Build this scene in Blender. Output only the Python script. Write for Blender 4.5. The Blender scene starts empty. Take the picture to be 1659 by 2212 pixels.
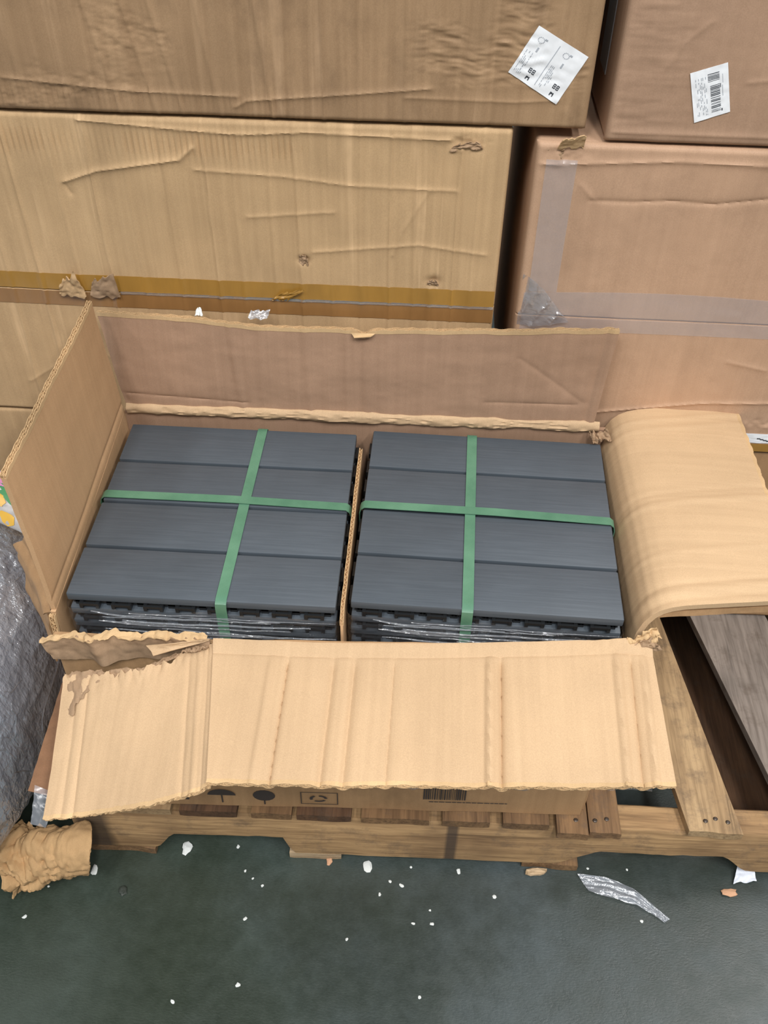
import bpy, bmesh, math, random
import numpy as np
from mathutils import Matrix, Vector

random.seed(7)
rng = np.random.default_rng(11)
SC = bpy.context.scene
COL = SC.collection

# ------------------------------------------------------------------ camera
F_PX, W_PX, H_PX = 2031.9, 1659, 2212
PITCH, ROLL, YAW = math.radians(44.0518), math.radians(-1.1105), math.radians(2.4894)
CAM = Vector((0.230, -0.8156, 1.321))
cam_data = bpy.data.cameras.new('camera')
cam_data.sensor_fit = 'VERTICAL'
cam_data.sensor_height = 36.0
cam_data.lens = 36.0 * F_PX / H_PX
cam_data.clip_start = 0.02
cam = bpy.data.objects.new('camera', cam_data)
COL.objects.link(cam)
_r = Vector((math.cos(YAW), math.sin(YAW), 0))
_fh = Vector((-math.sin(YAW), math.cos(YAW), 0))
_fwd = _fh * math.cos(PITCH) - Vector((0, 0, math.sin(PITCH)))
_dn = -_fh * math.sin(PITCH) - Vector((0, 0, math.cos(PITCH)))
right = _r * math.cos(ROLL) + _dn * math.sin(ROLL)
down = -_r * math.sin(ROLL) + _dn * math.cos(ROLL)
M = Matrix((right, -down, -_fwd)).transposed().to_4x4()
M.translation = CAM
cam.matrix_world = M
SC.camera = cam

# ------------------------------------------------------------------ light and exposure
SC.view_settings.view_transform = 'Standard'
SC.view_settings.look = 'None'
SC.view_settings.exposure = 0.0
SC.view_settings.gamma = 1.0
SC.view_settings.use_curve_mapping = False
world = bpy.data.worlds.new('warehouse_ambient')
SC.world = world
world.use_nodes = True
_bg = world.node_tree.nodes['Background']
_bg.inputs[0].default_value = (0.90, 0.96, 1.0, 1)
_bg.inputs[1].default_value = 0.29


def strip_lamp(x, y, z, sx, sy, watts):
    d = bpy.data.lights.new('ceiling_strip_light', 'AREA')
    d.shape = 'RECTANGLE'
    d.size, d.size_y = sx, sy
    d.energy = watts
    d.color = (1.0, 0.985, 0.965)
    o = bpy.data.objects.new('ceiling_strip_light', d)
    o.location = (x, y, z)
    COL.objects.link(o)


for lx, ly, lw in ((-2.6, -2.9, 42), (-0.9, -2.9, 80), (0.9, -2.8, 110), (2.7, -2.6, 110), (-2.8, -0.6, 14), (3.0, -0.4, 40), (2.4, 1.5, 74), (0.3, 2.6, 16)):
    strip_lamp(lx, ly, 4.8, 0.35, 1.8, lw * 1.22)


# ------------------------------------------------------------------ noise helpers
def _hash(ix, iy, seed):
    h = (ix.astype(np.int64) * 374761393 + iy.astype(np.int64) * 668265263 + seed * 982451653) & 0xffffffff
    h = ((h ^ (h >> 13)) * 1274126177) & 0xffffffff
    h = h ^ (h >> 16)
    return (h & 0xffff) / 32767.5 - 1.0


def vn(x, y, seed=0):
    x = np.asarray(x, float); y = np.asarray(y, float)
    ix = np.floor(x); iy = np.floor(y)
    fx = x - ix; fy = y - iy
    fx = fx * fx * (3 - 2 * fx); fy = fy * fy * (3 - 2 * fy)
    a = _hash(ix, iy, seed); b = _hash(ix + 1, iy, seed)
    c = _hash(ix, iy + 1, seed); d = _hash(ix + 1, iy + 1, seed)
    return (a * (1 - fx) + b * fx) * (1 - fy) + (c * (1 - fx) + d * fx) * fy


def fbm(x, y, seed=0, octv=3):
    s = 0; a = 1.0; t = 0
    for k in range(octv):
        s = s + a * vn(x * 2 ** k, y * 2 ** k, seed + k * 17); t += a; a *= 0.5
    return s / t


def sm(a, b, x):
    t = np.clip((np.asarray(x, float) - a) / (b - a), 0, 1)
    return t * t * (3 - 2 * t)


def ridge(X, Z, pts, amp, width):
    """height of a crease that follows a polyline in the plane of a sheet"""
    best = np.full(np.shape(X), 1e9)
    for (x0, z0), (x1, z1) in zip(pts[:-1], pts[1:]):
        dx, dz = x1 - x0, z1 - z0
        t = np.clip(((X - x0) * dx + (Z - z0) * dz) / (dx * dx + dz * dz), 0, 1)
        best = np.minimum(best, np.hypot(X - x0 - t * dx, Z - z0 - t * dz))
    return 1.05 * amp * np.exp(-best / (width * 0.85))


# ------------------------------------------------------------------ object helpers
def mesh_of(name, verts, faces, smooth=True):
    me = bpy.data.meshes.new(name)
    me.from_pydata([tuple(map(float, v)) for v in verts], [], faces)
    me.update()
    bm = bmesh.new(); bm.from_mesh(me)
    bmesh.ops.recalc_face_normals(bm, faces=bm.faces)
    bm.to_mesh(me); bm.free()
    if smooth:
        me.polygons.foreach_set('use_smooth', [True] * len(me.polygons))
        try:
            me.set_sharp_from_angle(angle=math.radians(42))
        except Exception:
            pass
    return me


def thing(name, label, cat, loc=(0, 0, 0), group=None):
    o = bpy.data.objects.new(name, None)
    o.empty_display_size = 0.05
    o.location = loc
    COL.objects.link(o)
    tag(o, label, cat, group)
    return o


def tag(o, label, cat, group=None):
    o['label'] = label; o['category'] = cat
    if group:
        o['group'] = group
    return o


def origin(p):
    v = Vector((0, 0, 0))
    while p is not None:
        v = v + p.location; p = p.parent
    return v


def obj(name, verts, faces, mat, parent=None, smooth=True, base=None):
    """one mesh object; verts are in world space, base sets the origin of a top-level mesh"""
    b = origin(parent) if parent is not None else Vector(base or (0, 0, 0))
    v = np.asarray(verts, float) - np.array(b)
    o = bpy.data.objects.new(name, mesh_of(name, v, faces, smooth))
    o.data.materials.append(mat)
    COL.objects.link(o)
    if parent is not None:
        o.parent = parent
    else:
        o.location = b
    return o


class Geo:
    def __init__(s):
        s.v = []; s.f = []

    def add(s, v, f):
        n = len(s.v)
        s.v += [tuple(map(float, p)) for p in v]
        s.f += [tuple(i + n for i in q) for q in f]

    def box(s, lo, hi):
        (a, b, c), (d, e, f) = lo, hi
        s.add([(a, b, c), (d, b, c), (d, e, c), (a, e, c), (a, b, f), (d, b, f), (d, e, f), (a, e, f)],
              [(3, 2, 1, 0), (4, 5, 6, 7), (0, 1, 5, 4), (1, 2, 6, 5), (2, 3, 7, 6), (3, 0, 4, 7)])

    def obj(s, name, mat, parent=None, smooth=False, base=None):
        return obj(name, s.v, s.f, mat, parent, smooth, base)


def bevel_box(lo, hi, r=0.003, seg=2):
    bm = bmesh.new()
    bmesh.ops.create_cube(bm, size=1)
    lo = Vector(lo); hi = Vector(hi)
    for v in bm.verts:
        v.co = Vector([lo[i] + (v.co[i] + 0.5) * (hi[i] - lo[i]) for i in range(3)])
    bmesh.ops.bevel(bm, geom=bm.edges[:], offset=r, segments=seg, affect='EDGES', profile=0.5)
    bm.verts.index_update()
    v = [tuple(x.co) for x in bm.verts]; f = [[q.index for q in x.verts] for x in bm.faces]
    bm.free()
    return v, f


def grid_normals(P):
    du = np.gradient(P, axis=0); dv = np.gradient(P, axis=1)
    n = np.cross(du, dv)
    return n / (np.linalg.norm(n, axis=2, keepdims=True) + 1e-12)


def solid(P, t, N=None):
    """a closed sheet of thickness t around the grid of points P (nu, nv, 3)"""
    nu, nv = P.shape[:2]
    if N is None:
        N = grid_normals(P)
    A = P + N * t / 2; B = P - N * t / 2
    v = np.concatenate([A.reshape(-1, 3), B.reshape(-1, 3)])
    off = nu * nv
    f = []
    for i in range(nu - 1):
        for j in range(nv - 1):
            a = i * nv + j
            f.append((a, a + nv, a + nv + 1, a + 1))
            f.append((off + a, off + a + 1, off + a + nv + 1, off + a + nv))
    rim = [(i, 0) for i in range(nu)] + [(nu - 1, j) for j in range(1, nv)] + \
          [(i, nv - 1) for i in range(nu - 2, -1, -1)] + [(0, j) for j in range(nv - 2, 0, -1)]
    k = [i * nv + j for i, j in rim]
    for a, b in zip(k, k[1:] + k[:1]):
        f.append((a, b, off + b, off + a))
    return v, f


def resample(pts, n):
    pts = np.asarray(pts, float)
    d = np.r_[0, np.cumsum(np.linalg.norm(np.diff(pts, axis=0), axis=1))]
    s = np.linspace(0, d[-1], n)
    return np.stack([np.interp(s, d, pts[:, i]) for i in range(3)], 1)


def ruled(A, B, nu, nv, disp=None, va=None, vb=None):
    """grid between polyline A (v=0) and polyline B (v=1); disp(s, t) in metres lifts it along its normal;
    va, vb (functions of u) trim the two edges for ragged tears"""
    a = resample(A, nu); b = resample(B, nu)
    u = np.linspace(0, 1, nu)
    lo = va(u) if va else np.zeros(nu)
    hi = vb(u) if vb else np.ones(nu)
    v = np.linspace(0, 1, nv)
    V = lo[:, None] + (hi - lo)[:, None] * v[None]
    P = a[:, None] * (1 - V[..., None]) + b[:, None] * V[..., None]
    if disp is not None:
        N = grid_normals(P)
        P = P + N * disp(np.broadcast_to(u[:, None], V.shape), V)[..., None]
    return P


def fluting(name, line, nrm, out, mat, parent, t=0.006, pitch=0.0085, depth=0.001, proud=0.0036, walls=2):
    """corrugated rim: liners and wavy mediums seen end-on along the polyline `line`"""
    line = np.asarray(line, float)
    L = np.linalg.norm(np.diff(line, axis=0), axis=1).sum()
    n = max(8, int(L / pitch * 9))
    p = resample(line, n)
    nrm = np.asarray(nrm, float)
    if nrm.ndim == 2:
        q = np.linspace(0, 1, len(nrm)); nrm = np.stack([np.interp(np.linspace(0, 1, n), q, nrm[:, i]) for i in range(3)], 1)
    nrm = np.broadcast_to(nrm, p.shape)
    out = np.asarray(out, float); out = np.broadcast_to(out, p.shape)
    s = np.linspace(0, L, n)
    G = Geo()

    def ribbon(off, th):
        v = []
        for k in range(n):
            o = off[k]
            jag = proud + 0.0006 * math.sin(s[k] * 310 + o * 3000)
            for dd, hh in ((o - th / 2, -depth), (o + th / 2, -depth), (o + th / 2, jag), (o - th / 2, jag)):
                v.append(p[k] + nrm[k] * dd + out[k] * hh)
        f = []
        for k in range(n - 1):
            a = 4 * k
            for q in range(4):
                f.append((a + q, a + (q + 1) % 4, a + 4 + (q + 1) % 4, a + 4 + q))
        f += [(0, 1, 2, 3), (4 * n - 4, 4 * n - 1, 4 * n - 2, 4 * n - 3)]
        G.add(v, f)
    hh = t / walls
    for w in range(walls + 1):
        ribbon(np.full(n, -t / 2 + w * hh), 0.0006)
    for w in range(walls):
        c = -t / 2 + (w + 0.5) * hh
        ribbon(c + (hh / 2 - 0.0004) * np.sin(s / pitch * 2 * math.pi + w * 1.9), 0.0005)
    o = G.obj(name, mat, parent, True)
    o['kind'] = 'stuff'
    return o


# ------------------------------------------------------------------ materials
def newmat(name):
    m = bpy.data.materials.new(name)
    m.use_nodes = True
    nt = m.node_tree
    return m, nt, nt.nodes['Principled BSDF'], nt.nodes['Material Output']


def lin(r, g, b):
    f = lambda c: ((c / 255 + 0.055) / 1.055) ** 2.4 if c > 10 else c / 255 / 12.92
    return (f(r), f(g), f(b), 1)


def node(nt, t, **kw):
    n = nt.nodes.new(t)
    for k, v in kw.items():
        setattr(n, k, v)
    return n


def noise(nt, coord, scale, detail=4, rough=0.55, stretch=None):
    if stretch:
        mp = node(nt, 'ShaderNodeMapping')
        mp.inputs['Scale'].default_value = stretch
        nt.links.new(coord, mp.inputs['Vector'])
        coord = mp.outputs[0]
    n = node(nt, 'ShaderNodeTexNoise')
    n.inputs['Scale'].default_value = scale
    n.inputs['Detail'].default_value = detail
    n.inputs['Roughness'].default_value = rough
    nt.links.new(coord, n.inputs['Vector'])
    return n.outputs['Fac']


def ramp(nt, fac, stops):
    r = node(nt, 'ShaderNodeValToRGB')
    el = r.color_ramp.elements
    while len(el) < len(stops):
        el.new(0.5)
    for e, (p, c) in zip(el, stops):
        e.position = p; e.color = c
    nt.links.new(fac, r.inputs[0])
    return r.outputs[0]


def mix(nt, fac, a, b, mode='MIX'):
    m = node(nt, 'ShaderNodeMix', data_type='RGBA', blend_type=mode)
    if isinstance(fac, (int, float)):
        m.inputs[0].default_value = fac
    else:
        nt.links.new(fac, m.inputs[0])
    for s, k in ((a, 6), (b, 7)):
        if isinstance(s, tuple):
            m.inputs[k].default_value = s
        else:
            nt.links.new(s, m.inputs[k])
    return m.outputs[2]


def bump(nt, h, bsdf, strength, dist=0.001):
    b = node(nt, 'ShaderNodeBump')
    b.inputs['Strength'].default_value = strength
    b.inputs['Distance'].default_value = dist
    nt.links.new(h, b.inputs['Height'])
    nt.links.new(b.outputs[0], bsdf.inputs['Normal'])


def coords(nt):
    return node(nt, 'ShaderNodeTexCoord').outputs['Object']


def kraft(name, c, axis='X', contrast=0.13, rough=0.78, dirt=0.0, stripe=0.5, worn=0.0):
    m, nt, b, _ = newmat(name)
    co = coords(nt)
    c = lin(*c)
    dk = tuple(x * (1 - contrast) for x in c[:3]) + (1,)
    lt = tuple(min(1, x * (1 + contrast * 0.7)) for x in c[:3]) + (1,)
    st = {'X': (1, 0.03, 0.03), 'Y': (0.03, 1, 0.03), 'Z': (0.03, 0.03, 1)}[axis]
    streak = noise(nt, co, 130, 2, 0.5, st)
    blot = noise(nt, co, 9, 4)
    fine = noise(nt, co, 900, 2)
    col = ramp(nt, blot, [(0.3, dk), (0.7, lt)])
    sc = ramp(nt, streak, [(0.3, (0.80, 0.78, 0.76, 1)), (0.7, (1, 1, 1, 1))])
    col = mix(nt, stripe, col, mix(nt, 1.0, col, sc, 'MULTIPLY'))
    fc = ramp(nt, fine, [(0.3, (0.86, 0.85, 0.84, 1)), (0.7, (1.06, 1.06, 1.06, 1))])
    col = mix(nt, 0.7, col, mix(nt, 1.0, col, fc, 'MULTIPLY'))
    if worn:
        w1 = noise(nt, co, 46, 3, 0.6, (1, 0.05, 0.05))
        w2 = noise(nt, co, 12, 3, 0.6)
        wm = ramp(nt, w1, [(0.60, (0, 0, 0, 1)), (0.70, (worn, worn, worn, 1))])
        wm = mix(nt, 1.0, wm, ramp(nt, w2, [(0.35, (0.2, 0.2, 0.2, 1)), (0.6, (1, 1, 1, 1))]), 'MULTIPLY')
        col = mix(nt, wm, col, tuple(min(1, q * 1.35 + 0.03) for q in c[:3]) + (1,))
    if dirt:
        d = noise(nt, co, 14, 6, 0.7, (1, 1, 0.6))
        dm = ramp(nt, d, [(0.50, (0, 0, 0, 1)), (0.72, (dirt, dirt, dirt, 1))])
        col = mix(nt, dm, col, lin(84, 66, 52))
    nt.links.new(col, b.inputs['Base Color'])
    b.inputs['Roughness'].default_value = rough
    b.inputs['Specular IOR Level'].default_value = 0.25
    bump(nt, streak, b, 0.35, 0.0012)
    return m


K_IN_X = kraft('kraft_inside_flute_x', (199, 169, 134), 'X', 0.07, 0.7, 0, 0.35)
K_IN_Y = kraft('kraft_inside_flute_y', (202, 172, 136), 'Y', 0.07, 0.7, 0, 0.35)
K_IN_L = kraft('kraft_inside_left', (200, 163, 124), 'Y', 0.06, 0.75, 0, 0.3)
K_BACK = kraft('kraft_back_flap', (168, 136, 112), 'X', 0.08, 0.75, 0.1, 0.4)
K_YEL = kraft('kraft_golden', (200, 168, 128), 'X', 0.13, 0.68, 0.12, 0.6, 0.55)
K_TOP = kraft('kraft_brown', (168, 138, 106), 'X', 0.15, 0.62, 0.38, 0.8, 0.5)
K_PINK = kraft('kraft_rosy', (194, 159, 131), 'X', 0.1, 0.6, 0.1, 0.35)
K_ROS2 = kraft('kraft_rosy_dark', (178, 146, 121), 'X', 0.1, 0.6, 0.1, 0.35)
K_SHD = kraft('kraft_shaded_ply', (146, 108, 80), 'Y', 0.15, 0.7, 0.25, 0.6)  # darker copy of the outside kraft, shade painted into its colour
K_OUT = kraft('kraft_outside', (180, 144, 106), 'X', 0.15, 0.6, 0.25, 0.5)
K_DARK = kraft('kraft_torn_ply', (168, 140, 112), 'X', 0.2, 0.85, 0.3, 0.6)
K_EDGE = kraft('kraft_raw_edge', (206, 174, 132), 'X', 0.2, 0.9, 0, 0.3)


def wood(name, c1, c2, axis='Y', grain=60, rough=0.75, dark=(60, 46, 34), stain=None):
    m, nt, b, _ = newmat(name)
    co = coords(nt)
    st = {'X': (0.06, 1, 1), 'Y': (1, 0.06, 1), 'Z': (1, 1, 0.06)}[axis]
    g = noise(nt, co, grain, 6, 0.65, st)
    g2 = noise(nt, co, grain * 5, 3, 0.6, st)
    bl = noise(nt, co, 7, 4)
    col = ramp(nt, g, [(0.25, lin(*c2)), (0.7, lin(*c1))])
    gg = ramp(nt, g2, [(0.32, (0.56, 0.54, 0.52, 1)), (0.58, (1, 1, 1, 1))])
    col = mix(nt, 0.8, col, mix(nt, 1, col, gg, 'MULTIPLY'))
    dm = ramp(nt, bl, [(0.5, (0, 0, 0, 1)), (0.78, (0.6, 0.6, 0.6, 1))])
    col = mix(nt, dm, col, lin(*dark))
    dirt = ramp(nt, noise(nt, co, 26, 6, 0.75), [(0.52, (0, 0, 0, 1)), (0.70, (0.55, 0.55, 0.55, 1))])
    col = mix(nt, dirt, col, lin(92, 78, 66))
    crack = ramp(nt, noise(nt, co, 22, 5, 0.7, tuple(0.08 if q < 1 else 2.2 for q in st)), [(0.60, (0, 0, 0, 1)), (0.68, (0.75, 0.75, 0.75, 1))])
    col = mix(nt, crack, col, tuple(q * 0.45 for q in lin(*c2)[:3]) + (1,))
    for (sx, sw) in (stain or ()):
        sp = node(nt, 'ShaderNodeSeparateXYZ'); nt.links.new(co, sp.inputs[0])
        m1 = node(nt, 'ShaderNodeMath', operation='SUBTRACT'); nt.links.new(sp.outputs[0], m1.inputs[0]); m1.inputs[1].default_value = sx
        m2 = node(nt, 'ShaderNodeMath', operation='ABSOLUTE'); nt.links.new(m1.outputs[0], m2.inputs[0])
        m3 = node(nt, 'ShaderNodeMath', operation='DIVIDE'); nt.links.new(m2.outputs[0], m3.inputs[0]); m3.inputs[1].default_value = sw
        sm_ = ramp(nt, m3.outputs[0], [(0.55, (0.8, 0.8, 0.8, 1)), (1.0, (0, 0, 0, 1))])
        col = mix(nt, sm_, col, lin(58, 48, 42))
    nt.links.new(col, b.inputs['Base Color'])
    b.inputs['Roughness'].default_value = rough
    bump(nt, g, b, 0.6, 0.002)
    return m


W_STR = wood('pine_stringer', (196, 160, 114), (140, 108, 74), 'X', 45, 0.75, (84, 62, 44), ((0.006, 0.010), (-0.500, 0.030)))
W_TAN = wood('pine_board', (192, 162, 122), (158, 128, 92), 'Y', 40, 0.7, (120, 92, 64))
W_BRN = wood('weathered_board', (150, 116, 80), (100, 74, 50), 'Y', 50)
W_DRK = wood('dark_board', (116, 84, 58), (70, 48, 33), 'Y', 50)
W_GRY = wood('grey_board', (158, 146, 136), (118, 108, 100), 'Y', 40, 0.8, (70, 66, 62))
W_PALE = wood('split_pale_wood', (214, 190, 156), (176, 146, 110), 'X', 60, 0.8, (150, 120, 90))


def plain(name, c, rough=0.5, metal=0.0, spec=0.5):
    m, nt, b, _ = newmat(name)
    n = noise(nt, coords(nt), 60, 3)
    col = ramp(nt, n, [(0.3, tuple(x * 0.9 for x in lin(*c)[:3]) + (1,)), (0.7, lin(*c))])
    nt.links.new(col, b.inputs['Base Color'])
    b.inputs['Roughness'].default_value = rough
    b.inputs['Metallic'].default_value = metal
    b.inputs['Specular IOR Level'].default_value = spec
    return m


def slat_mat():
    m, nt, b, _ = newmat('composite_slat')
    co = coords(nt)
    g = noise(nt, co, 420, 4, 0.6, (0.035, 1, 1))
    bl = noise(nt, co, 12, 3)
    col = ramp(nt, g, [(0.3, lin(72, 80, 88)), (0.7, lin(81, 89, 97))])
    bc = ramp(nt, bl, [(0.3, (0.9, 0.9, 0.9, 1)), (0.7, (1.05, 1.05, 1.05, 1))])
    col = mix(nt, 1, col, bc, 'MULTIPLY')
    nt.links.new(col, b.inputs['Base Color'])
    b.inputs['Roughness'].default_value = 0.5
    bump(nt, g, b, 0.35, 0.0006)
    return m


SLAT = slat_mat()
BLACK = plain('black_plastic', (30, 32, 34), 0.35)
GREEN = None


def strap_mat():
    m, nt, b, _ = newmat('green_strapping')
    co = coords(nt)
    w = node(nt, 'ShaderNodeTexChecker')
    w.inputs['Scale'].default_value = 420
    nt.links.new(co, w.inputs['Vector'])
    n = noise(nt, co, 25, 3)
    col = ramp(nt, n, [(0.3, lin(78, 122, 98)), (0.7, lin(96, 140, 114))])
    nt.links.new(col, b.inputs['Base Color'])
    b.inputs['Roughness'].default_value = 0.38
    bump(nt, w.outputs['Fac'], b, 0.5, 0.0005)
    return m


GREEN = strap_mat()


def film(name, tint, body, gloss_rough=0.12, strength=1.0, f0=0.05, f1=0.5, scale=70, dist=0.004, stretch=None):
    """clear crinkled plastic: mostly see-through, a milky body and a sharp gloss"""
    m, nt, b, out = newmat(name)
    nt.nodes.remove(b)
    co = coords(nt)
    tr = node(nt, 'ShaderNodeBsdfTransparent'); tr.inputs[0].default_value = tint
    df = node(nt, 'ShaderNodeBsdfDiffuse'); df.inputs[0].default_value = lin(220, 227, 238)
    gl = node(nt, 'ShaderNodeBsdfGlossy'); gl.inputs['Roughness'].default_value = gloss_rough
    h = noise(nt, co, scale, 4, 0.6, stretch)
    bp = node(nt, 'ShaderNodeBump'); bp.inputs['Strength'].default_value = strength
    bp.inputs['Distance'].default_value = dist
    nt.links.new(h, bp.inputs['Height'])
    nt.links.new(bp.outputs[0], gl.inputs['Normal'])
    nt.links.new(bp.outputs[0], df.inputs['Normal'])
    m1 = node(nt, 'ShaderNodeMixShader'); m1.inputs[0].default_value = body
    nt.links.new(tr.outputs[0], m1.inputs[1]); nt.links.new(df.outputs[0], m1.inputs[2])
    fr = node(nt, 'ShaderNodeLayerWeight'); fr.inputs[0].default_value = 0.5
    nt.links.new(bp.outputs[0], fr.inputs['Normal'])
    m2 = node(nt, 'ShaderNodeMixShader')
    pw = node(nt, 'ShaderNodeMath', operation='POWER'); nt.links.new(fr.outputs['Facing'], pw.inputs[0]); pw.inputs[1].default_value = 3.0
    ma = node(nt, 'ShaderNodeMath', operation='MULTIPLY_ADD'); nt.links.new(pw.outputs[0], ma.inputs[0])
    ma.inputs[1].default_value = f1; ma.inputs[2].default_value = f0; ma.use_clamp = True
    nt.links.new(ma.outputs[0], m2.inputs[0])
    nt.links.new(m1.outputs[0], m2.inputs[1]); nt.links.new(gl.outputs[0], m2.inputs[2])
    nt.links.new(m2.outputs[0], out.inputs['Surface'])
    return m


FILM = film('clear_stretch_film', (0.98, 0.985, 0.99, 1), 0.02, 0.12, 0.8, 0.09, 0.6)
FILM_M = film('milky_wrap_film', (0.96, 0.965, 0.97, 1), 0.22, 0.15, 1.0, 0.14, 0.6)
FILM_B = film('crinkled_bundle_film', (0.94, 0.95, 0.97, 1), 0.36, 0.22, 1.0, 0.30, 0.25, 60, 0.010, (1, 1, 0.45))
FILM_W = film('gathered_film', (0.98, 0.98, 0.98, 1), 0.10, 0.15, 0.5, 0.12, 0.5, 120)
FILM_R = film('rolled_film_fold', (0.98, 0.985, 0.99, 1), 0.10, 0.14, 0.15, 0.22, 0.7, 120)
TAPE_C = film('clear_packing_tape', (0.985, 0.985, 0.985, 1), 0.10, 0.25, 0.12, 0.03, 0.2, 30)


def tape_mat(name, c):
    m, nt, b, _ = newmat(name)
    co = coords(nt)
    n = noise(nt, co, 30, 4, 0.6, (1, 1, 0.25))
    col = ramp(nt, n, [(0.3, tuple(x * 0.72 for x in lin(*c)[:3]) + (1,)), (0.75, lin(*c))])
    nt.links.new(col, b.inputs['Base Color'])
    b.inputs['Roughness'].default_value = 0.28
    b.inputs['Coat Weight'].default_value = 0.4
    b.inputs['Coat Roughness'].default_value = 0.15
    bump(nt, n, b, 0.25, 0.002)
    return m


TAPE_G = tape_mat('golden_packing_tape', (176, 132, 60))
TAPE_B = tape_mat('brown_packing_tape', (158, 116, 70))
PAPER = plain('white_label_paper', (246, 249, 253), 0.5)
INK = plain('black_print', (62, 66, 74), 0.6)
INK_G = plain('grey_print', (176, 182, 190), 0.6)
INK_BOX = plain('carton_print', (66, 58, 54), 0.7)
STEEL = plain('dark_nail_steel', (92, 84, 78), 0.4, 0.8)
FOAM = plain('white_foam_crumb', (226, 230, 228), 0.8)
CHIP = plain('peach_wood_chip', (206, 160, 126), 0.8)
GREYBAG = plain('grey_inner_bag', (164, 173, 190), 0.55)


def floor_mat():
    m, nt, b, _ = newmat('sealed_concrete')
    co = coords(nt)
    n1 = noise(nt, co, 3.2, 5, 0.6)
    n2 = noise(nt, co, 40, 6, 0.7)
    n3 = noise(nt, co, 420, 3, 0.6, (0.5, 1, 1))
    col = ramp(nt, n1, [(0.32, lin(50, 58, 52)), (0.5, lin(60, 68, 66)), (0.7, lin(76, 86, 89))])
    c2 = ramp(nt, n2, [(0.3, (0.8, 0.8, 0.78, 1)), (0.7, (1.1, 1.1, 1.1, 1))])
    col = mix(nt, 0.8, col, mix(nt, 1, col, c2, 'MULTIPLY'))
    c3 = ramp(nt, n3, [(0.3, (0.86, 0.86, 0.86, 1)), (0.7, (1.08, 1.08, 1.08, 1))])
    col = mix(nt, 0.8, col, mix(nt, 1, col, c3, 'MULTIPLY'))
    # olive tint on the left part of the floor, fading out to the right
    sx = node(nt, 'ShaderNodeSeparateXYZ'); nt.links.new(co, sx.inputs[0])
    ad = node(nt, 'ShaderNodeMath', operation='MULTIPLY_ADD')
    nt.links.new(noise(nt, co, 8, 4), ad.inputs[0]); ad.inputs[1].default_value = 0.35
    nt.links.new(sx.outputs[0], ad.inputs[2])
    om = ramp(nt, ad.outputs[0], [(0.10, (0.75, 0.75, 0.75, 1)), (0.5, (0, 0, 0, 1))])
    col = mix(nt, om, col, mix(nt, 1, col, lin(230, 240, 208), 'MULTIPLY'))
    nt.links.new(col, b.inputs['Base Color'])
    rr = ramp(nt, n2, [(0.3, (0.30, 0.30, 0.30, 1)), (0.7, (0.46, 0.46, 0.46, 1))])
    nt.links.new(rr, b.inputs['Roughness'])
    ah = node(nt, 'ShaderNodeMath', operation='ADD')
    nt.links.new(n2, ah.inputs[0]); nt.links.new(n3, ah.inputs[1])
    bump(nt, ah.outputs[0], b, 0.30, 0.0012)
    return m


# ------------------------------------------------------------------ floor
u = np.linspace(-4, 4, 41)
fx, fy = np.meshgrid(u + 0.2, u - 0.2, indexing='ij')
fo = obj('floor', np.stack([fx, fy, 0 * fx], -1).reshape(-1, 3),
         [(i * 41 + j, i * 41 + 41 + j, i * 41 + 42 + j, i * 41 + j + 1) for i in range(40) for j in range(40)], floor_mat())
fo['kind'] = 'structure'

# ------------------------------------------------------------------ wooden pallet
DECK = 0.140
pal = thing('wooden_pallet', 'worn wooden pallet with notched front beam under the open carton', 'pallet', (0.3, 0.3, 0))


def sy(x):                       # the front beam's face, very slightly turned
    return -0.190 + 0.020 * x


def stringer(name, y0, notch, mat):
    xs = np.linspace(-0.225, 0.99, 150)
    bot = np.full(xs.shape, 0.0175)
    for (a, b, h, wl, wr) in notch:
        bot = np.maximum(bot, 0.0175 + h * sm(a, a + wl, xs) * (1 - sm(b - wr, b, xs)))
    bot += 0.0012 * vn(xs * 60, xs * 0, 3) * (bot > 0.02)
    top = 0.1238 + 0.0006 * vn(xs * 30, xs * 0, 5)
    wob = 0.0010 * fbm(xs * 25, xs * 0, 8)
    ring = []
    r = 0.003
    for k in range(len(xs)):
        f = sy(xs[k]) + y0 + 0.19 - 0.19 + wob[k]
        b = f + 0.040
        ring.append([(xs[k], f, bot[k] + r), (xs[k], f + 0.0006, top[k] - r), (xs[k], f + r, top[k]),
                     (xs[k], b - r, top[k]), (xs[k], b, top[k] - r), (xs[k], b, bot[k] + r), (xs[k], b - r, bot[k]), (xs[k], f + r, bot[k])])
    v = [p for q in ring for p in q]
    m = 8
    fcs = [tuple(reversed(range(m))), tuple(range(len(v) - m, len(v)))]
    for k in range(len(xs) - 1):
        for q in range(m):
            a = k * m
            fcs.append((a + q, a + (q + 1) % m, a + m + (q + 1) % m, a + m + q))
    return obj(name, v, fcs, mat, pal, True)


NOTCH = [(-0.118, 0.080, 0.044, 0.035, 0.008), (0.450, 0.735, 0.040, 0.07, 0.05)]
stringer('stringer', 0.0, NOTCH, W_STR)
stringer('stringer', 0.47, NOTCH, W_BRN)
stringer('stringer', 0.94, NOTCH, W_BRN)


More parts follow.
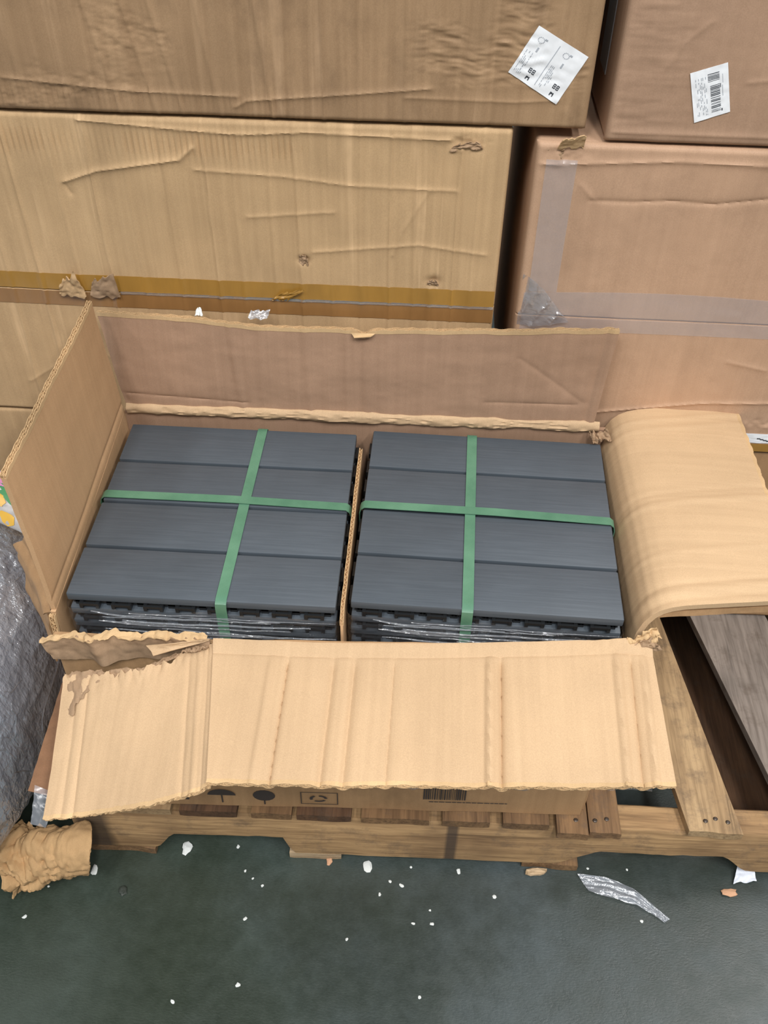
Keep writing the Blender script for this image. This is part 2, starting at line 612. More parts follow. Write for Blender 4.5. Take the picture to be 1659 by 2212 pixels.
def board(x0f, x1f, x0b, x1b, mat, z0=0.124, z1=DECK, yf=None, yb=0.795, ragged=0.0006, seed=0):
    nu, nv = 14, 40
    P = np.zeros((nu, nv, 3))
    for i in range(nu):
        t = i / (nu - 1)
        xf = x0f + (x1f - x0f) * t; xb = x0b + (x1b - x0b) * t
        y0 = (yf if yf is not None else sy(xf) - 0.004) + ragged * vn(t * 3, seed, seed)
        for j in range(nv):
            s = (j / (nv - 1)) ** 1.5
            P[i, j] = (xf + (xb - xf) * s, y0 + (yb - y0) * s, (z0 + z1) / 2)
    P[..., 2] += 0.0008 * fbm(P[..., 0] * 30, P[..., 1] * 6, seed)
    edge = np.minimum(np.arange(nu), np.arange(nu)[::-1])[:, None]
    t = (z1 - z0 - 0.001) * np.where(edge == 0, 0.86, 1.0)
    N = np.zeros_like(P); N[..., 2] = 1
    v, f = solid(P, 1.0, N * t[..., None])
    return obj('deck_board', v, f, mat, pal, True)


for k, (a, b, mt) in enumerate([(-0.215, -0.180, W_BRN), (-0.174, -0.080, W_TAN), (-0.068, 0.010, W_DRK), (0.030, 0.085, W_BRN),
                                (0.092, 0.166, W_DRK), (0.180, 0.272, W_BRN), (0.290, 0.354, W_BRN), (0.372, 0.434, W_BRN)]):
    board(a, b, a, b, mt, seed=k)
B2 = board(0.444, 0.486, 0.440, 0.480, W_BRN, yf=-0.196, seed=11)
board(0.488, 0.530, 0.483, 0.522, W_BRN, yf=-0.192, seed=12)
P3 = board(0.622, 0.694, 0.478, 0.550, W_TAN, yf=-0.182, ragged=0.0012, seed=13)
GP = board(0.765, 0.890, 0.566, 0.690, W_GRY, yf=-0.170, seed=14)
board(0.890, 0.985, 0.890, 0.985, W_BRN, seed=15)
for k, (a, b, a2, b2, mt) in enumerate([(-0.215, -0.12, -0.215, -0.12, W_BRN), (0.075, 0.150, 0.075, 0.150, W_PALE), (0.412, 0.492, 0.412, 0.492, W_BRN),
                                        (0.742, 0.850, 0.600, 0.700, W_DRK)]):
    o = board(a, b, a2, b2, mt, 0.0005, 0.0170, yf=sy(a) + (0.002 if k != 3 else 0.045), ragged=0.002, seed=20 + k)
    o.name = 'bottom_board'


def nail(x, y, z):
    G = Geo()
    n = 8
    for (r, zz) in ((0.0032, z - 0.004), (0.0032, z + 0.0005), (0.002, z + 0.0012)):
        G.v += [(x + r * math.cos(q / n * 6.283), y + r * 0.9 * math.sin(q / n * 6.283), zz) for q in range(n)]
    for k in range(2):
        for q in range(n):
            G.f.append((k * n + q, k * n + (q + 1) % n, k * n + n + (q + 1) % n, k * n + n + q))
    G.f.append(tuple(range(2 * n, 3 * n)))
    G.obj('nail', STEEL, pal)


for (x, y) in ((0.646, -0.166), (0.660, -0.162), (0.676, -0.166), (0.470, -0.176), (0.496, -0.175), (0.512, -0.172), (0.305, -0.165), (0.340, -0.163),
               (0.775, -0.06), (0.80, -0.05)):
    nail(x, y, DECK)

# ------------------------------------------------------------------ strapped bundles of deck tiles
TH = 0.0225            # one tile
NT = 17
ZT = 0.530


def rounded_bar(lo, hi, r=0.0015):
    return bevel_box(lo, hi, r, 2)


def base_grid():
    """black plastic base: lattice plate, edge rails and the click loops that stick out on every side"""
    G = Geo()
    s = 0.146
    G.box((-s, -s, 0.0035), (s, s, 0.0065))
    for k in range(9):
        c = -s + 0.006 + k * (2 * s - 0.012) / 8
        G.box((c - 0.004, -s, 0.0), (c + 0.004, s, 0.0105))
        G.box((-s, c - 0.003, 0.0), (s, c + 0.003, 0.0035))
    for k in range(8):
        c = -s + 0.020 + k * (2 * s - 0.040) / 7
        for sgn in (-1, 1):
            a, b = sorted((sgn * s, sgn * (s + 0.0075)))
            for lo, hi in ((c - 0.011, c - 0.007), (c + 0.007, c + 0.011)):
                G.box((lo, a, 0.002), (hi, b, 0.0095))
                G.box((a, lo, 0.002), (b, hi, 0.0095))
            a2, b2 = sorted((sgn * (s + 0.0045), sgn * (s + 0.0075)))
            G.box((c - 0.0069, a2, 0.006), (c + 0.0069, b2, 0.0095))
            G.box((a2, c - 0.0069, 0.006), (b2, c + 0.0069, 0.0095))
    return G


bun = thing('deck_tile_bundle', 'strapped stack of dark grey slatted deck tiles in the left half of the open carton', 'deck tiles',
            (0, 0, 0.1455))
BZ = 0.1455
bg = base_grid()
base_me = None
slat_mes = []
for k in range(4):
    y0 = -0.1505 + k * 0.0760
    v, f = rounded_bar((-0.150, y0, 0.0107), (0.150, y0 + 0.0716, TH - 0.0004), 0.0018)
    slat_mes.append((v, f))
proto = None
for k in range(NT):
    z = BZ + k * TH
    dx, dy = (0.0012 * random.uniform(-1, 1), 0.0012 * random.uniform(-1, 1)) if k < NT - 1 else (0, 0)
    if base_me is None:
        t = obj('deck_tile', np.array(bg.v) + [0, 0, z], bg.f, BLACK, bun, False)
        for m in t.data.vertices:
            m.co.z -= z - BZ
        t.location = (dx, dy, z - BZ)
        base_me = t.data
        kids = []
        for v, f in slat_mes:
            me = mesh_of('slat', v, f, True); me.materials.append(SLAT); kids.append(me)
    else:
        t = bpy.data.objects.new('deck_tile', base_me); COL.objects.link(t); t.parent = bun
        t.location = (dx, dy, z - BZ)
    for me in kids:
        s = bpy.data.objects.new('slat', me); COL.objects.link(s); s.parent = t
TOPZ = BZ + NT * TH


def strap_path(pts, width, wdir, name='strap', thick=0.0009):
    p = resample(pts, 160)
    w = np.asarray(wdir, float)
    T = np.gradient(p, axis=0); T /= np.linalg.norm(T, axis=1, keepdims=True)
    q = np.linspace(-0.5, 0.5, 5)
    P = p[:, None] + w[None, None] * (q * width)[None, :, None]
    v, f = solid(P, thick)
    o = obj(name, v, f, GREEN, bun, True)
    return o


e = 0.1535
zt = TOPZ + 0.0008
xs = 0.023
strap_path([(xs, -e - 0.001, BZ + 0.012), (xs, -e - 0.001, TOPZ - 0.004), (xs + 0.0002, -e + 0.003, zt), (xs + 0.001, 0.0, zt + 0.0002),
            (xs + 0.002, e - 0.003, zt), (xs + 0.002, e + 0.001, TOPZ - 0.004), (xs + 0.002, e + 0.001, BZ + 0.012)], 0.0125, (1, 0, 0))
zt2 = TOPZ + 0.0022
strap_path([(-e - 0.001, 0.010, BZ + 0.012), (-e - 0.001, 0.010, TOPZ - 0.004), (-e + 0.004, 0.0095, zt2), (0.01, 0.0095, zt2 + 0.0006),
            (e - 0.004, 0.0065, zt2), (e + 0.001, 0.0065, TOPZ - 0.004), (e + 0.001, 0.0065, BZ + 0.012)], 0.0125, (0, 1, 0))


def wrap_film(seed):
    """stretch film drawn round the sides of the stack, its upper rim ragged"""
    c = []
    r = 0.010; s = 0.1538
    for (cx, cy, a0) in ((s - r, s - r, 0), (-s + r, s - r, 90), (-s + r, -s + r, 180), (s - r, -s + r, 270)):
        for k in range(7):
            a = math.radians(a0 + k * 15)
            c.append((cx + r * math.cos(a), cy + r * math.sin(a), 0))
    c.append(c[0])
    p = resample(c, 340)
    nz = 150
    P = np.zeros((340, nz, 3))
    a = np.arctan2(p[:, 1], p[:, 0])
    top = TOPZ - 0.020 + 0.004 * vn(np.cos(a) * 4, np.sin(a) * 4, seed)
    zz = np.linspace(0, 1, nz) ** 0.7
    for j in range(nz):
        z = BZ + 0.005 + (top - BZ - 0.005) * zz[j]
        q = z * 150 + 2.2 * fbm(p[:, 0] * 9 + p[:, 1] * 7, z * 12 + 0 * p[:, 0], seed)
        d = 0.0010 * np.abs(np.sin(q * 1.35)) ** 0.7 * (0.35 + 0.65 * sm(-0.3, 0.4, vn(p[:, 0] * 16 + p[:, 1] * 16, q * 0.4, seed + 2))) + 0.0005 * fbm(p[:, 0] * 30 + p[:, 1] * 22, z * 260 + p[:, 0] * 30, seed, 2)
        k = 1 + d / 0.157
        P[:, j, 0] = p[:, 0] * k; P[:, j, 1] = p[:, 1] * k; P[:, j, 2] = z
    v = P.reshape(-1, 3)
    f = [(i * nz + j, i * nz + nz + j, i * nz + nz + j + 1, i * nz + j + 1) for i in range(339) for j in range(nz - 1)]
    o = obj('stretch_film', v, f, FILM, bun, True)
    o.data.polygons.foreach_set('use_smooth', [True] * len(f))
    return o


wrap_film(31)


def rope(G, pts, r, n=7):
    """a rolled-up fold of film: thin tapering tube along pts"""
    p = np.asarray(pts, float); m = len(p)
    T = np.gradient(p, axis=0); T /= np.linalg.norm(T, axis=1, keepdims=True) + 1e-12
    up = np.array([0.31, 0.17, 0.93])
    A = np.cross(T, up); A /= np.linalg.norm(A, axis=1, keepdims=True) + 1e-12
    B = np.cross(T, A)
    w = r * (0.25 + 0.75 * np.sin(np.linspace(0.05, 0.95, m) * math.pi) ** 0.5)
    v = []
    for k in range(m):
        for q in range(n):
            a = q / n * 2 * math.pi
            v.append(p[k] + w[k] * (A[k] * math.cos(a) + B[k] * math.sin(a)))
    f = [(k * n + q, k * n + (q + 1) % n, k * n + n + (q + 1) % n, k * n + n + q) for k in range(m - 1) for q in range(n)]
    f += [tuple(range(n)), tuple(range((m - 1) * n, m * n))]
    G.add(v, f)


G = Geo()
rr = random.Random(5)
for k in range(34):
    side = 0 if k < 27 else 2
    x0 = rr.uniform(-0.150, 0.05); ln = rr.uniform(0.06, 0.22)
    x1 = min(0.150, x0 + ln)
    z0 = TOPZ - 0.021 - rr.choice((0.0, 0.004, 0.010, 0.016, 0.022, 0.030, 0.040, 0.052)) - rr.uniform(0, 0.004)
    dz = rr.uniform(-0.006, 0.004)
    xx = np.linspace(x0, x1, 26)
    t = (xx - x0) / (x1 - x0)
    zz = z0 + dz * t - 0.004 * np.sin(t * math.pi) * rr.random() + 0.0008 * vn(xx * 60, 0 * xx, k)
    off = 0.1560 + 0.0006 * vn(xx * 40, 0 * xx, k + 50)
    P_ = np.stack([xx, -off, zz], 1)
    for _ in range(side):
        P_ = np.stack([-P_[:, 1], P_[:, 0], P_[:, 2]], 1)
    rope(G, P_, rr.uniform(0.0006, 0.0014))
o = G.obj('film_folds', FILM_R, bun, True)
o['kind'] = 'stuff'


def copy_tree(o, parent=None):
    c = o.copy(); COL.objects.link(c); c.parent = parent
    for ch in [q for q in bpy.data.objects if q.parent == o]:
        copy_tree(ch, c)
    return c


bun2 = copy_tree(bun)
bun2.location = (0.3187, 0.0066, BZ)
bun2.rotation_euler = (0, 0, -0.0204)
tag(bun2, 'strapped stack of dark grey slatted deck tiles in the right half of the open carton', 'deck tiles')
bun['group'] = bun2['group'] = 'strapped bundles of deck tiles'
for ch in [q for q in bpy.data.objects if q.parent == bun2 and q.name.startswith('strap') and q.data.name.startswith('strap.')]:
    pass
# on the right bundle the strap that runs front to back sits a little further left
for ch in [q for q in bpy.data.objects if q.parent == bun2 and q.name.startswith('strap')]:
    xs_ = [v.co.x for v in ch.data.vertices]
    if max(xs_) - min(xs_) < 0.05:
        ch.location.x = -0.044 + 0.0
        ch.rotation_euler.z = 0.0
    else:
        ch.location.y = -0.006

# ------------------------------------------------------------------ the opened carton
box = thing('open_carton', 'large torn-open brown carton with its four flaps spread, full of deck tiles', 'box', (0.155, 0, 0.1405))
T = 0.0058


def stripes(xc, amp, wid):
    return lambda X: sum(a * np.exp(-((X - c) / w) ** 2) for c, a, w in zip(xc, amp, wid))


def wall(name, A, B, nu, nv, mat, disp=None, t=T, va=None, vb=None):
    P = ruled(A, B, nu, nv, disp, va, vb)
    v, f = solid(P, t)
    return obj(name, v, f, mat, box, True), P


ZB = 0.1407
G = Geo(); G.box((-0.166, -0.160, ZB), (0.474, 0.168, ZB + 0.0042)); G.obj('bottom_panel', K_OUT, box)
wall('left_wall', [(-0.166, -0.168, ZB), (-0.166, 0.170, ZB)], [(-0.1655, -0.160, 0.506), (-0.167, 0.168, 0.534)], 50, 40, K_IN_L,
     lambda u, v: 0.0016 * fbm(u * 4, v * 5, 3))
wall('right_wall', [(0.4785, -0.160, ZB), (0.4785, 0.172, ZB)], [(0.4800, -0.157, 0.472), (0.4800, 0.172, 0.478)], 50, 40, K_OUT,
     lambda u, v: 0.0016 * fbm(u * 4, v * 5, 4))
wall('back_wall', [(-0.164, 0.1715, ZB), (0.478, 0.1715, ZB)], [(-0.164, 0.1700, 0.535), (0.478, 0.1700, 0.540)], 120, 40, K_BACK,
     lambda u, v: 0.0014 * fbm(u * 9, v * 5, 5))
# outer front wall: bowed, its left end ripped open
FW, FWP = wall('front_wall', [(-0.165, -0.187, ZB), (0.476, -0.1655, ZB)], [(-0.166, -0.1735, 0.4845), (0.02, -0.1735, 0.486), (0.478, -0.1625, 0.500)], 160, 60, K_OUT,
               lambda u, v: 0.0012 * fbm(u * 12, v * 6, 6))

# ---- front flap, right of the rip
fold = [(0.016, -0.176, 0.4885), (0.13, -0.1745, 0.4895), (0.25, -0.171, 0.494), (0.38, -0.164, 0.501), (0.470, -0.158, 0.506), (0.4965, -0.160, 0.504)]
edge = [(0.040, -0.3465, 0.4815), (0.15, -0.341, 0.4815), (0.33, -0.334, 0.486), (0.500, -0.326, 0.4905)]
ccen = [0.085, 0.090 + 0.012, 0.152, 0.175, 0.218, 0.322, 0.334, 0.459, 0.474, 0.487]
camp = [-0.0022, 0.0036, 0.0038, 0.0038, 0.0022, -0.0040, 0.0050, -0.0036, 0.0036, -0.0032]
cwid = [0.0035, 0.0030, 0.0045, 0.0045, 0.003, 0.0035, 0.0035, 0.0035, 0.0035, 0.003]


def d_front(u, v):
    x = 0.016 + u * 0.482 + (0.024 - 0.016 * u) * v
    d = stripes(ccen, camp, cwid)(x) * sm(0.05, 0.2, v)
    d = d + 0.0035 * np.exp(-(v / 0.06) ** 2) * -1.0 + 0.0010 * np.exp(-((v - 0.10) / 0.012) ** 2)
    d = d + 0.0016 * fbm(u * 5, v * 2, 41) + 0.0012 * fbm(u * 30, v * 14, 44) * np.exp(-(v / 0.12) ** 2) * (0.4 + sm(0.75, 1, u) * 2.2)
    d = d - 0.004 * sm(0.0, 1.0, 1 - v) * 0.0
    return d * 1.0


PF = ruled(fold, edge, 260, 90, d_front, vb=lambda u: 0.980 + 0.008 * fbm(u * 9, u * 0, 42) + 0.0015 * vn(u * 90, u * 0, 43))
v_, f_ = solid(PF, 0.0052)
FF = obj('front_flap', v_, f_, K_IN_X, box, True)
fluting('fluted_edge', PF[:, -1], grid_normals(PF)[:, -1], (0, -1, -0.02), K_EDGE, FF, t=0.0052)

# ---- ripped left piece of the front flap: sags, its upper edge torn
tl = [(-0.150, -0.206, 0.452), (-0.120, -0.207, 0.459), (-0.075, -0.206, 0.468), (-0.040, -0.196, 0.474), (-0.014, -0.180, 0.480), (0.0195, -0.1775, 0.4865)]
bl = [(-0.1385, -0.353, 0.402), (-0.080, -0.353, 0.421), (-0.02, -0.3525, 0.445), (0.030, -0.350, 0.4700), (0.0425, -0.3475, 0.4790)]


def d_torn(u, v):
    d = 0.002 * fbm(u * 4, v * 3, 51)
    for c, a, w in ((0.10, 0.0015, 0.018), (0.17, 0.0018, 0.016), (0.83, 0.0014, 0.016), (0.90, -0.0014, 0.014), (0.95, 0.001, 0.012)):
        d = d + a * np.exp(-((u - c) / w) ** 2)
    return d + 0.004 * fbm(u * 22, v * 8, 52) * np.exp(-(v / 0.10) ** 2)


PT = ruled(tl, bl, 130, 80, d_torn,
           va=lambda u: 0.02 + 0.035 * fbm(u * 20, u * 0, 53) + 0.02 * vn(u * 70, u * 0, 54),
           vb=lambda u: 0.982 + 0.014 * fbm(u * 9, u * 0, 55) + 0.004 * vn(u * 60, u * 0, 56))
v_, f_ = solid(PT, 0.0050)
TF = obj('torn_flap', v_, f_, K_IN_X, box, True)
TF['label'] = 'sagging ripped left piece of the front flap'
fluting('fluted_edge', PT[:, -1], grid_normals(PT)[:, -1], (0, -1, -0.15), K_EDGE, TF, t=0.005)
# torn upper rim of the piece: brown ply peeled back in crumples
rimA = [(-0.152, -0.2085, 0.4555), (-0.10, -0.2065, 0.4665), (-0.06, -0.2035, 0.4745), (-0.022, -0.187, 0.4825)]
rimB = [(-0.136, -0.2520, 0.4460), (-0.118, -0.2280, 0.4580), (-0.10, -0.2200, 0.4635), (-0.06, -0.2110, 0.4725), (-0.022, -0.191, 0.4820)]
PR = ruled(rimA, rimB, 90, 16, lambda u, v: 0.0035 + 0.005 * fbm(u * 16, v * 3, 61) * (1 - 0.5 * v),
           va=lambda u: -0.1 + 0.3 * fbm(u * 22, u * 0, 62), vb=lambda u: 1 + 0.3 * fbm(u * 18, u * 0, 63))
v_, f_ = solid(PR, 0.0008)
obj('peeled_ply', v_, f_, K_DARK, box, True)
# rim of the front wall standing above the rip: ragged, with fluting showing
PW = ruled([(-0.170, -0.1830, 0.452), (-0.12, -0.1820, 0.452), (0.012, -0.1790, 0.466)],
           [(-0.182, -0.1800, 0.476), (-0.150, -0.1790, 0.486), (-0.10, -0.1780, 0.4925), (-0.04, -0.1775, 0.4945), (0.012, -0.1780, 0.4935)], 120, 26,
           lambda u, v: 0.003 * fbm(u * 9, v * 2, 71) + 0.009 * np.exp(-((u - 0.33) / 0.05) ** 2) - 0.0015 * (v > 0.8) * fbm(u * 40, v * 2, 72),
           vb=lambda u: 1 + 0.09 * fbm(u * 14, u * 0, 73) + 0.06 * vn(u * 60, u * 0, 74))
v_, f_ = solid(PW, 0.0022)
obj('ripped_rim', v_, f_, K_DARK, box, True)['label'] = 'ragged grey brown ply at the ripped corner'
PQ = ruled(PW[::3, -1] + np.array([0, -0.0005, 0.0005]), PW[::3, -1] + np.array([0, 0.0065, 0.0015]), 110, 8,
           lambda u, v: 0.0022 * fbm(u * 26, v * 2, 76), va=lambda u: -0.3 + 0.4 * vn(u * 30, u * 0, 77), vb=lambda u: 1 + 0.4 * vn(u * 34, u * 0, 78))
v_, f_ = solid(PQ, 0.0016)
obj('frayed_lip', v_, f_, K_EDGE, box, True)
# curl of pale kraft at the right end of the rip
PC = ruled([(-0.058, -0.1865, 0.4885), (-0.03, -0.1870, 0.4950), (0.005, -0.183, 0.4985)], [(-0.048, -0.1960, 0.4830), (-0.028, -0.1925, 0.4895), (0.012, -0.1795, 0.4935)], 40, 12,
           lambda u, v: 0.002 * np.sin(v * 3) + 0.0015 * fbm(u * 6, v * 2, 81))
v_, f_ = solid(PC, 0.0009)
obj('kraft_curl', v_, f_, K_IN_X, box, True)
PC = ruled([(-0.016, -0.1800, 0.478), (0.012, -0.1800, 0.486)], [(-0.018, -0.1905, 0.4835), (0.010, -0.1890, 0.4925)], 40, 14,
           lambda u, v: 0.004 * fbm(u * 9, v * 5, 83))
v_, f_ = solid(PC, 0.0014)
obj('frayed_fluting', v_, f_, K_DARK, box, True)
# outer ply below the sagging piece, with its shiny tape
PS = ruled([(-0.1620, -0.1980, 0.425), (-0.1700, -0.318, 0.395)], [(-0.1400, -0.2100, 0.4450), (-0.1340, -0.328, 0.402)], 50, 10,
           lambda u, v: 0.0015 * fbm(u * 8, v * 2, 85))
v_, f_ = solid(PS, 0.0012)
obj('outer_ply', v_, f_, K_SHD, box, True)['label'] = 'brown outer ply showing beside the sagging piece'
PS = ruled([(-0.1590, -0.318, 0.4085), (-0.1570, -0.352, 0.388)], [(-0.1360, -0.322, 0.4000), (-0.1380, -0.358, 0.394)], 30, 10,
           lambda u, v: 0.002 * fbm(u * 8, v * 5, 86))
v_, f_ = solid(PS, 0.0006)
obj('tape_strip', v_, f_, TAPE_C, box, True)

# ---- left flap: stands straight up
PL = ruled([(-0.1670, 0.166, 0.536), (-0.1655, -0.157, 0.507)], [(-0.1725, 0.153, 0.711), (-0.1725, -0.152, 0.703)], 120, 70,
           lambda u, v: -0.0012 * fbm(u * 3, v * 3, 91) + 0.0016 * np.exp(-((v - 0.07) / 0.02) ** 2),
           vb=lambda u: 0.978 + 0.008 * fbm(u * 14, u * 0, 92))
v_, f_ = solid(PL, 0.0054)
LF = obj('left_flap', v_, f_, K_IN_L, box, True)
fluting('fluted_edge', PL[:, -1], grid_normals(PL)[:, -1], (-0.03, 0, 1), K_EDGE, LF, t=0.0056, pitch=0.0095, proud=0.0042)

# ---- back flap: stands up against the cartons behind
bf_c = stripes([-0.006, 0.086, 0.128, 0.150, 0.162, 0.447, 0.455], [-0.0016, -0.0014, 0.0012, 0.0012, -0.0008, 0.0016, -0.001],
               [0.0035, 0.0035, 0.005, 0.005, 0.003, 0.004, 0.004])


def d_back(u, v):
    x = -0.165 + u * 0.625
    d = -bf_c(x)
    d = d - 0.0022 * fbm(u * 3.5, v * 2, 95) - 0.0007 * fbm(u * 20, v * 6, 96)
    d = d - ridge(u * 4.5, v, [(0.03, 0.03), (0.03, 0.13), (1.2, 0.08)], 0.0016, 0.02) * 1.0
    d = d - ridge(u * 4.5, v, [(3.45, 0.20), (4.3, 0.20)], 0.0014, 0.02) - ridge(u * 4.5, v, [(3.7, 0.7), (4.35, 0.22)], 0.0012, 0.025)
    return d


PB = ruled([(-0.161, 0.1690, 0.547), (0.15, 0.1680, 0.546), (0.4600, 0.1690, 0.551)],
           [(-0.176, 0.1795, 0.6800), (-0.06, 0.1800, 0.6765), (0.02, 0.1800, 0.6690), (0.137, 0.1800, 0.6700), (0.30, 0.1800, 0.6770), (0.470, 0.1800, 0.6860)], 240, 70, d_back,
           vb=lambda u: 0.972 + 0.010 * fbm(u * 18, u * 0, 98) - 0.05 * np.exp(-((u - 0.515) / 0.012) ** 2))
v_, f_ = solid(PB, 0.0052)
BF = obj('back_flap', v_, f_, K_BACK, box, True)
fluting('fluted_edge', PB[:, -1], grid_normals(PB)[:, -1], (0, 0, 1), K_EDGE, BF, t=0.0056, pitch=0.0085, proud=0.0045)
# pale bent-over fibre at the nick in the top edge
PC = ruled([(0.142, 0.1735, 0.6690), (0.172, 0.1735, 0.6700)], [(0.146, 0.1700, 0.6640), (0.166, 0.1690, 0.6670)], 14, 6, lambda u, v: 0.001 * np.sin(v * 3 + u))
v_, f_ = solid(PC, 0.0010)
obj('bent_lip', v_, f_, K_EDGE, box, True)
# crushed roll along the back fold
us = np.linspace(0, 1, 220)
ring = []
for k, uu in enumerate(us):
    x = -0.160 + uu * 0.628
    r = 0.0050 + 0.0016 * float(fbm(uu * 18, 0.5, 101))
    cz = 0.5400 + 0.004 * uu + 0.0015 * float(fbm(uu * 7, 3.1, 102)); cy = 0.1680 + 0.001 * float(fbm(uu * 11, 1.1, 103))
    ring.append([(x, cy - (r + 0.0012 * float(vn(uu * 60, a, 104))) * 1.15 * math.sin(math.pi * a / 11), cz - 1.6 * r * math.cos(math.pi * a / 11)) for a in range(12)])
Pr = np.array(ring)
v_, f_ = solid(Pr, 0.0009)
obj('crushed_fold', v_, f_, K_IN_X, box, True)['label'] = 'crumpled pale fold between back wall and back flap'

# ---- right flap: rolls over the wall and lies out to the right
prof_s = [(0.4775, 0.470), (0.4780, 0.495), (0.4800, 0.512), (0.4845, 0.527), (0.4905, 0.5375), (0.4985, 0.5445), (0.508, 0.5485), (0.522, 0.5510), (0.545, 0.5520), (0.58, 0.5515), (0.62, 0.5500), (0.647, 0.5470)]
pp = resample([(x, 0, z) for x, z in prof_s], 90)
nu = 110
PRt = np.zeros((nu, 90, 3))
for i in range(nu):
    uu = i / (nu - 1)
    yA = -0.153 + uu * 0.331
    yB = -0.126 + uu * 0.345
    for j in range(90):
        s = j / 89
        PRt[i, j] = (pp[j, 0] + 0.004 * math.sin(uu * 3.0) * s - 0.006 * uu * (1 - s) + 0.004, yA + (yB - yA) * s ** 1.2 + 0.004 * math.sin(s * 3.14) * (uu - 0.5), pp[j, 2])
U = np.linspace(0, 1, nu)[:, None] + 0 * PRt[..., 0]
S = np.linspace(0, 1, 90)[None] + 0 * U
dd = 0.0016 * fbm(U * 3, S * 3, 111)
for c, a, w in ((0.03, -0.0012, 0.010), (0.065, 0.0014, 0.012), (0.095, -0.001, 0.008), (0.235, 0.0009, 0.010), (0.47, 0.0015, 0.012), (0.52, -0.0008, 0.010), (0.875, 0.0009, 0.012), (0.93, 0.0010, 0.010)):
    dd += a * np.exp(-((U - c - 0.02 * (S - 0.5)) / w) ** 2)
Nn = grid_normals(PRt)
if Nn[nu // 2, 60, 2] < 0:
    Nn = -Nn
PRt = PRt + Nn * (dd * sm(0.12, 0.36, S))[..., None]
v_, f_ = solid(PRt, 0.0066)
RF = obj('right_flap', v_, f_, K_IN_Y, box, True)
fluting('fluted_edge', PRt[:, -1], grid_normals(PRt)[:, -1], (1, 0, 0), K_EDGE, RF, t=0.0062)
# brown doubled ply under the near edge of the right flap
PU = ruled([(0.500, -0.1450, 0.5430), (0.650, -0.1235, 0.5410)], [(0.500, -0.1458, 0.5350), (0.650, -0.1243, 0.5330)], 60, 6, lambda u, v: 0.0008 * fbm(u * 8, v, 121))
v_, f_ = solid(PU, 0.0022)
obj('under_ply', v_, f_, K_OUT, box, True)

# ---- torn paper at the front right corner
for k, (A, B, m) in enumerate([([(0.462, -0.166, 0.500), (0.492, -0.160, 0.521)], [(0.474, -0.172, 0.493), (0.505, -0.165, 0.508)], K_DARK),
                               ([(0.470, -0.162, 0.512), (0.498, -0.156, 0.530)], [(0.476, -0.168, 0.498), (0.506, -0.160, 0.516)], K_EDGE),
                               ([(0.456, 0.158, 0.541), (0.478, 0.160, 0.546)], [(0.460, 0.150, 0.533), (0.484, 0.148, 0.537)], K_DARK)]):
    PC = ruled(A, B, 30, 14, lambda u, v: 0.005 * fbm(u * 7, v * 4, 131 + k), va=lambda u: 0.25 * vn(u * 9, u * 0, 135 + k), vb=lambda u: 1 + 0.25 * vn(u * 11, u * 0, 139 + k))
    v_, f_ = solid(PC, 0.0016)
    obj('torn_corner', v_, f_, m, box, True)
# raw front edge of the left wall and outer corner layers bent away to the left
fluting('fluted_edge', [(-0.1665, -0.1680, 0.44), (-0.1660, -0.1665, 0.475), (-0.1660, -0.1625, 0.505)], (1, 0, 0), (0, -1, 0.1), K_EDGE,
        [o for o in bpy.data.objects if o.name == 'left_wall'][0], t=0.006)
CL1 = [(-0.1735, -0.1290, 0.487), (-0.1960, -0.0800, 0.487), (-0.2120, -0.0510, 0.487), (-0.2330, -0.0180, 0.487)]
CL2 = [(-0.1790, -0.1300, 0.475), (-0.2050, -0.0790, 0.475), (-0.2220, -0.0540, 0.475), (-0.2480, -0.0160, 0.475)]
CL3 = [(-0.2020, -0.1200, 0.450), (-0.2240, -0.0800, 0.450), (-0.2450, -0.0500, 0.450), (-0.2760, -0.0100, 0.450)]
CL0 = [(-0.1700, -0.1300, 0.492), (-0.1705, -0.0700, 0.494), (-0.1710, 0.0200, 0.497)]
for k, (A, B, m) in enumerate([(CL1, CL2, K_DARK), (CL2, CL3, K_OUT), ([(x + 0.004, y, z - 0.012) for x, y, z in CL3], [(x - 0.004, y - 0.002, z - 0.09) for x, y, z in CL3], K_OUT), (CL0, CL1, K_OUT)]):
    PC = ruled(A, B, 60, 24, lambda u, v: 0.0025 * fbm(u * 4, v * 2, 141 + k) + 0.002 * np.sin(v * 9), vb=lambda u: 1 + 0.06 * fbm(u * 7, u * 0, 145 + k))
    v_, f_ = solid(PC, 0.0026)
    obj('corner_layer', v_, f_, m, box, True)


# ---- printing on the front wall, low down, in the flap's shade
def on_front(x, z):
    tt = (x + 0.165) / 0.641
    zz = (z - ZB) / 0.347
    y = -0.187 + 0.0215 * tt + zz * (0.0135 - 0.005 * tt)
    return (x, y - 0.0048, z)


def printed(name, polys, mat, parent, fn):
    G = Geo()
    for p in polys:
        n = len(p)
        G.add([fn(*q) for q in p], [tuple(range(n))])
    o = G.obj(name, mat, parent)
    return o


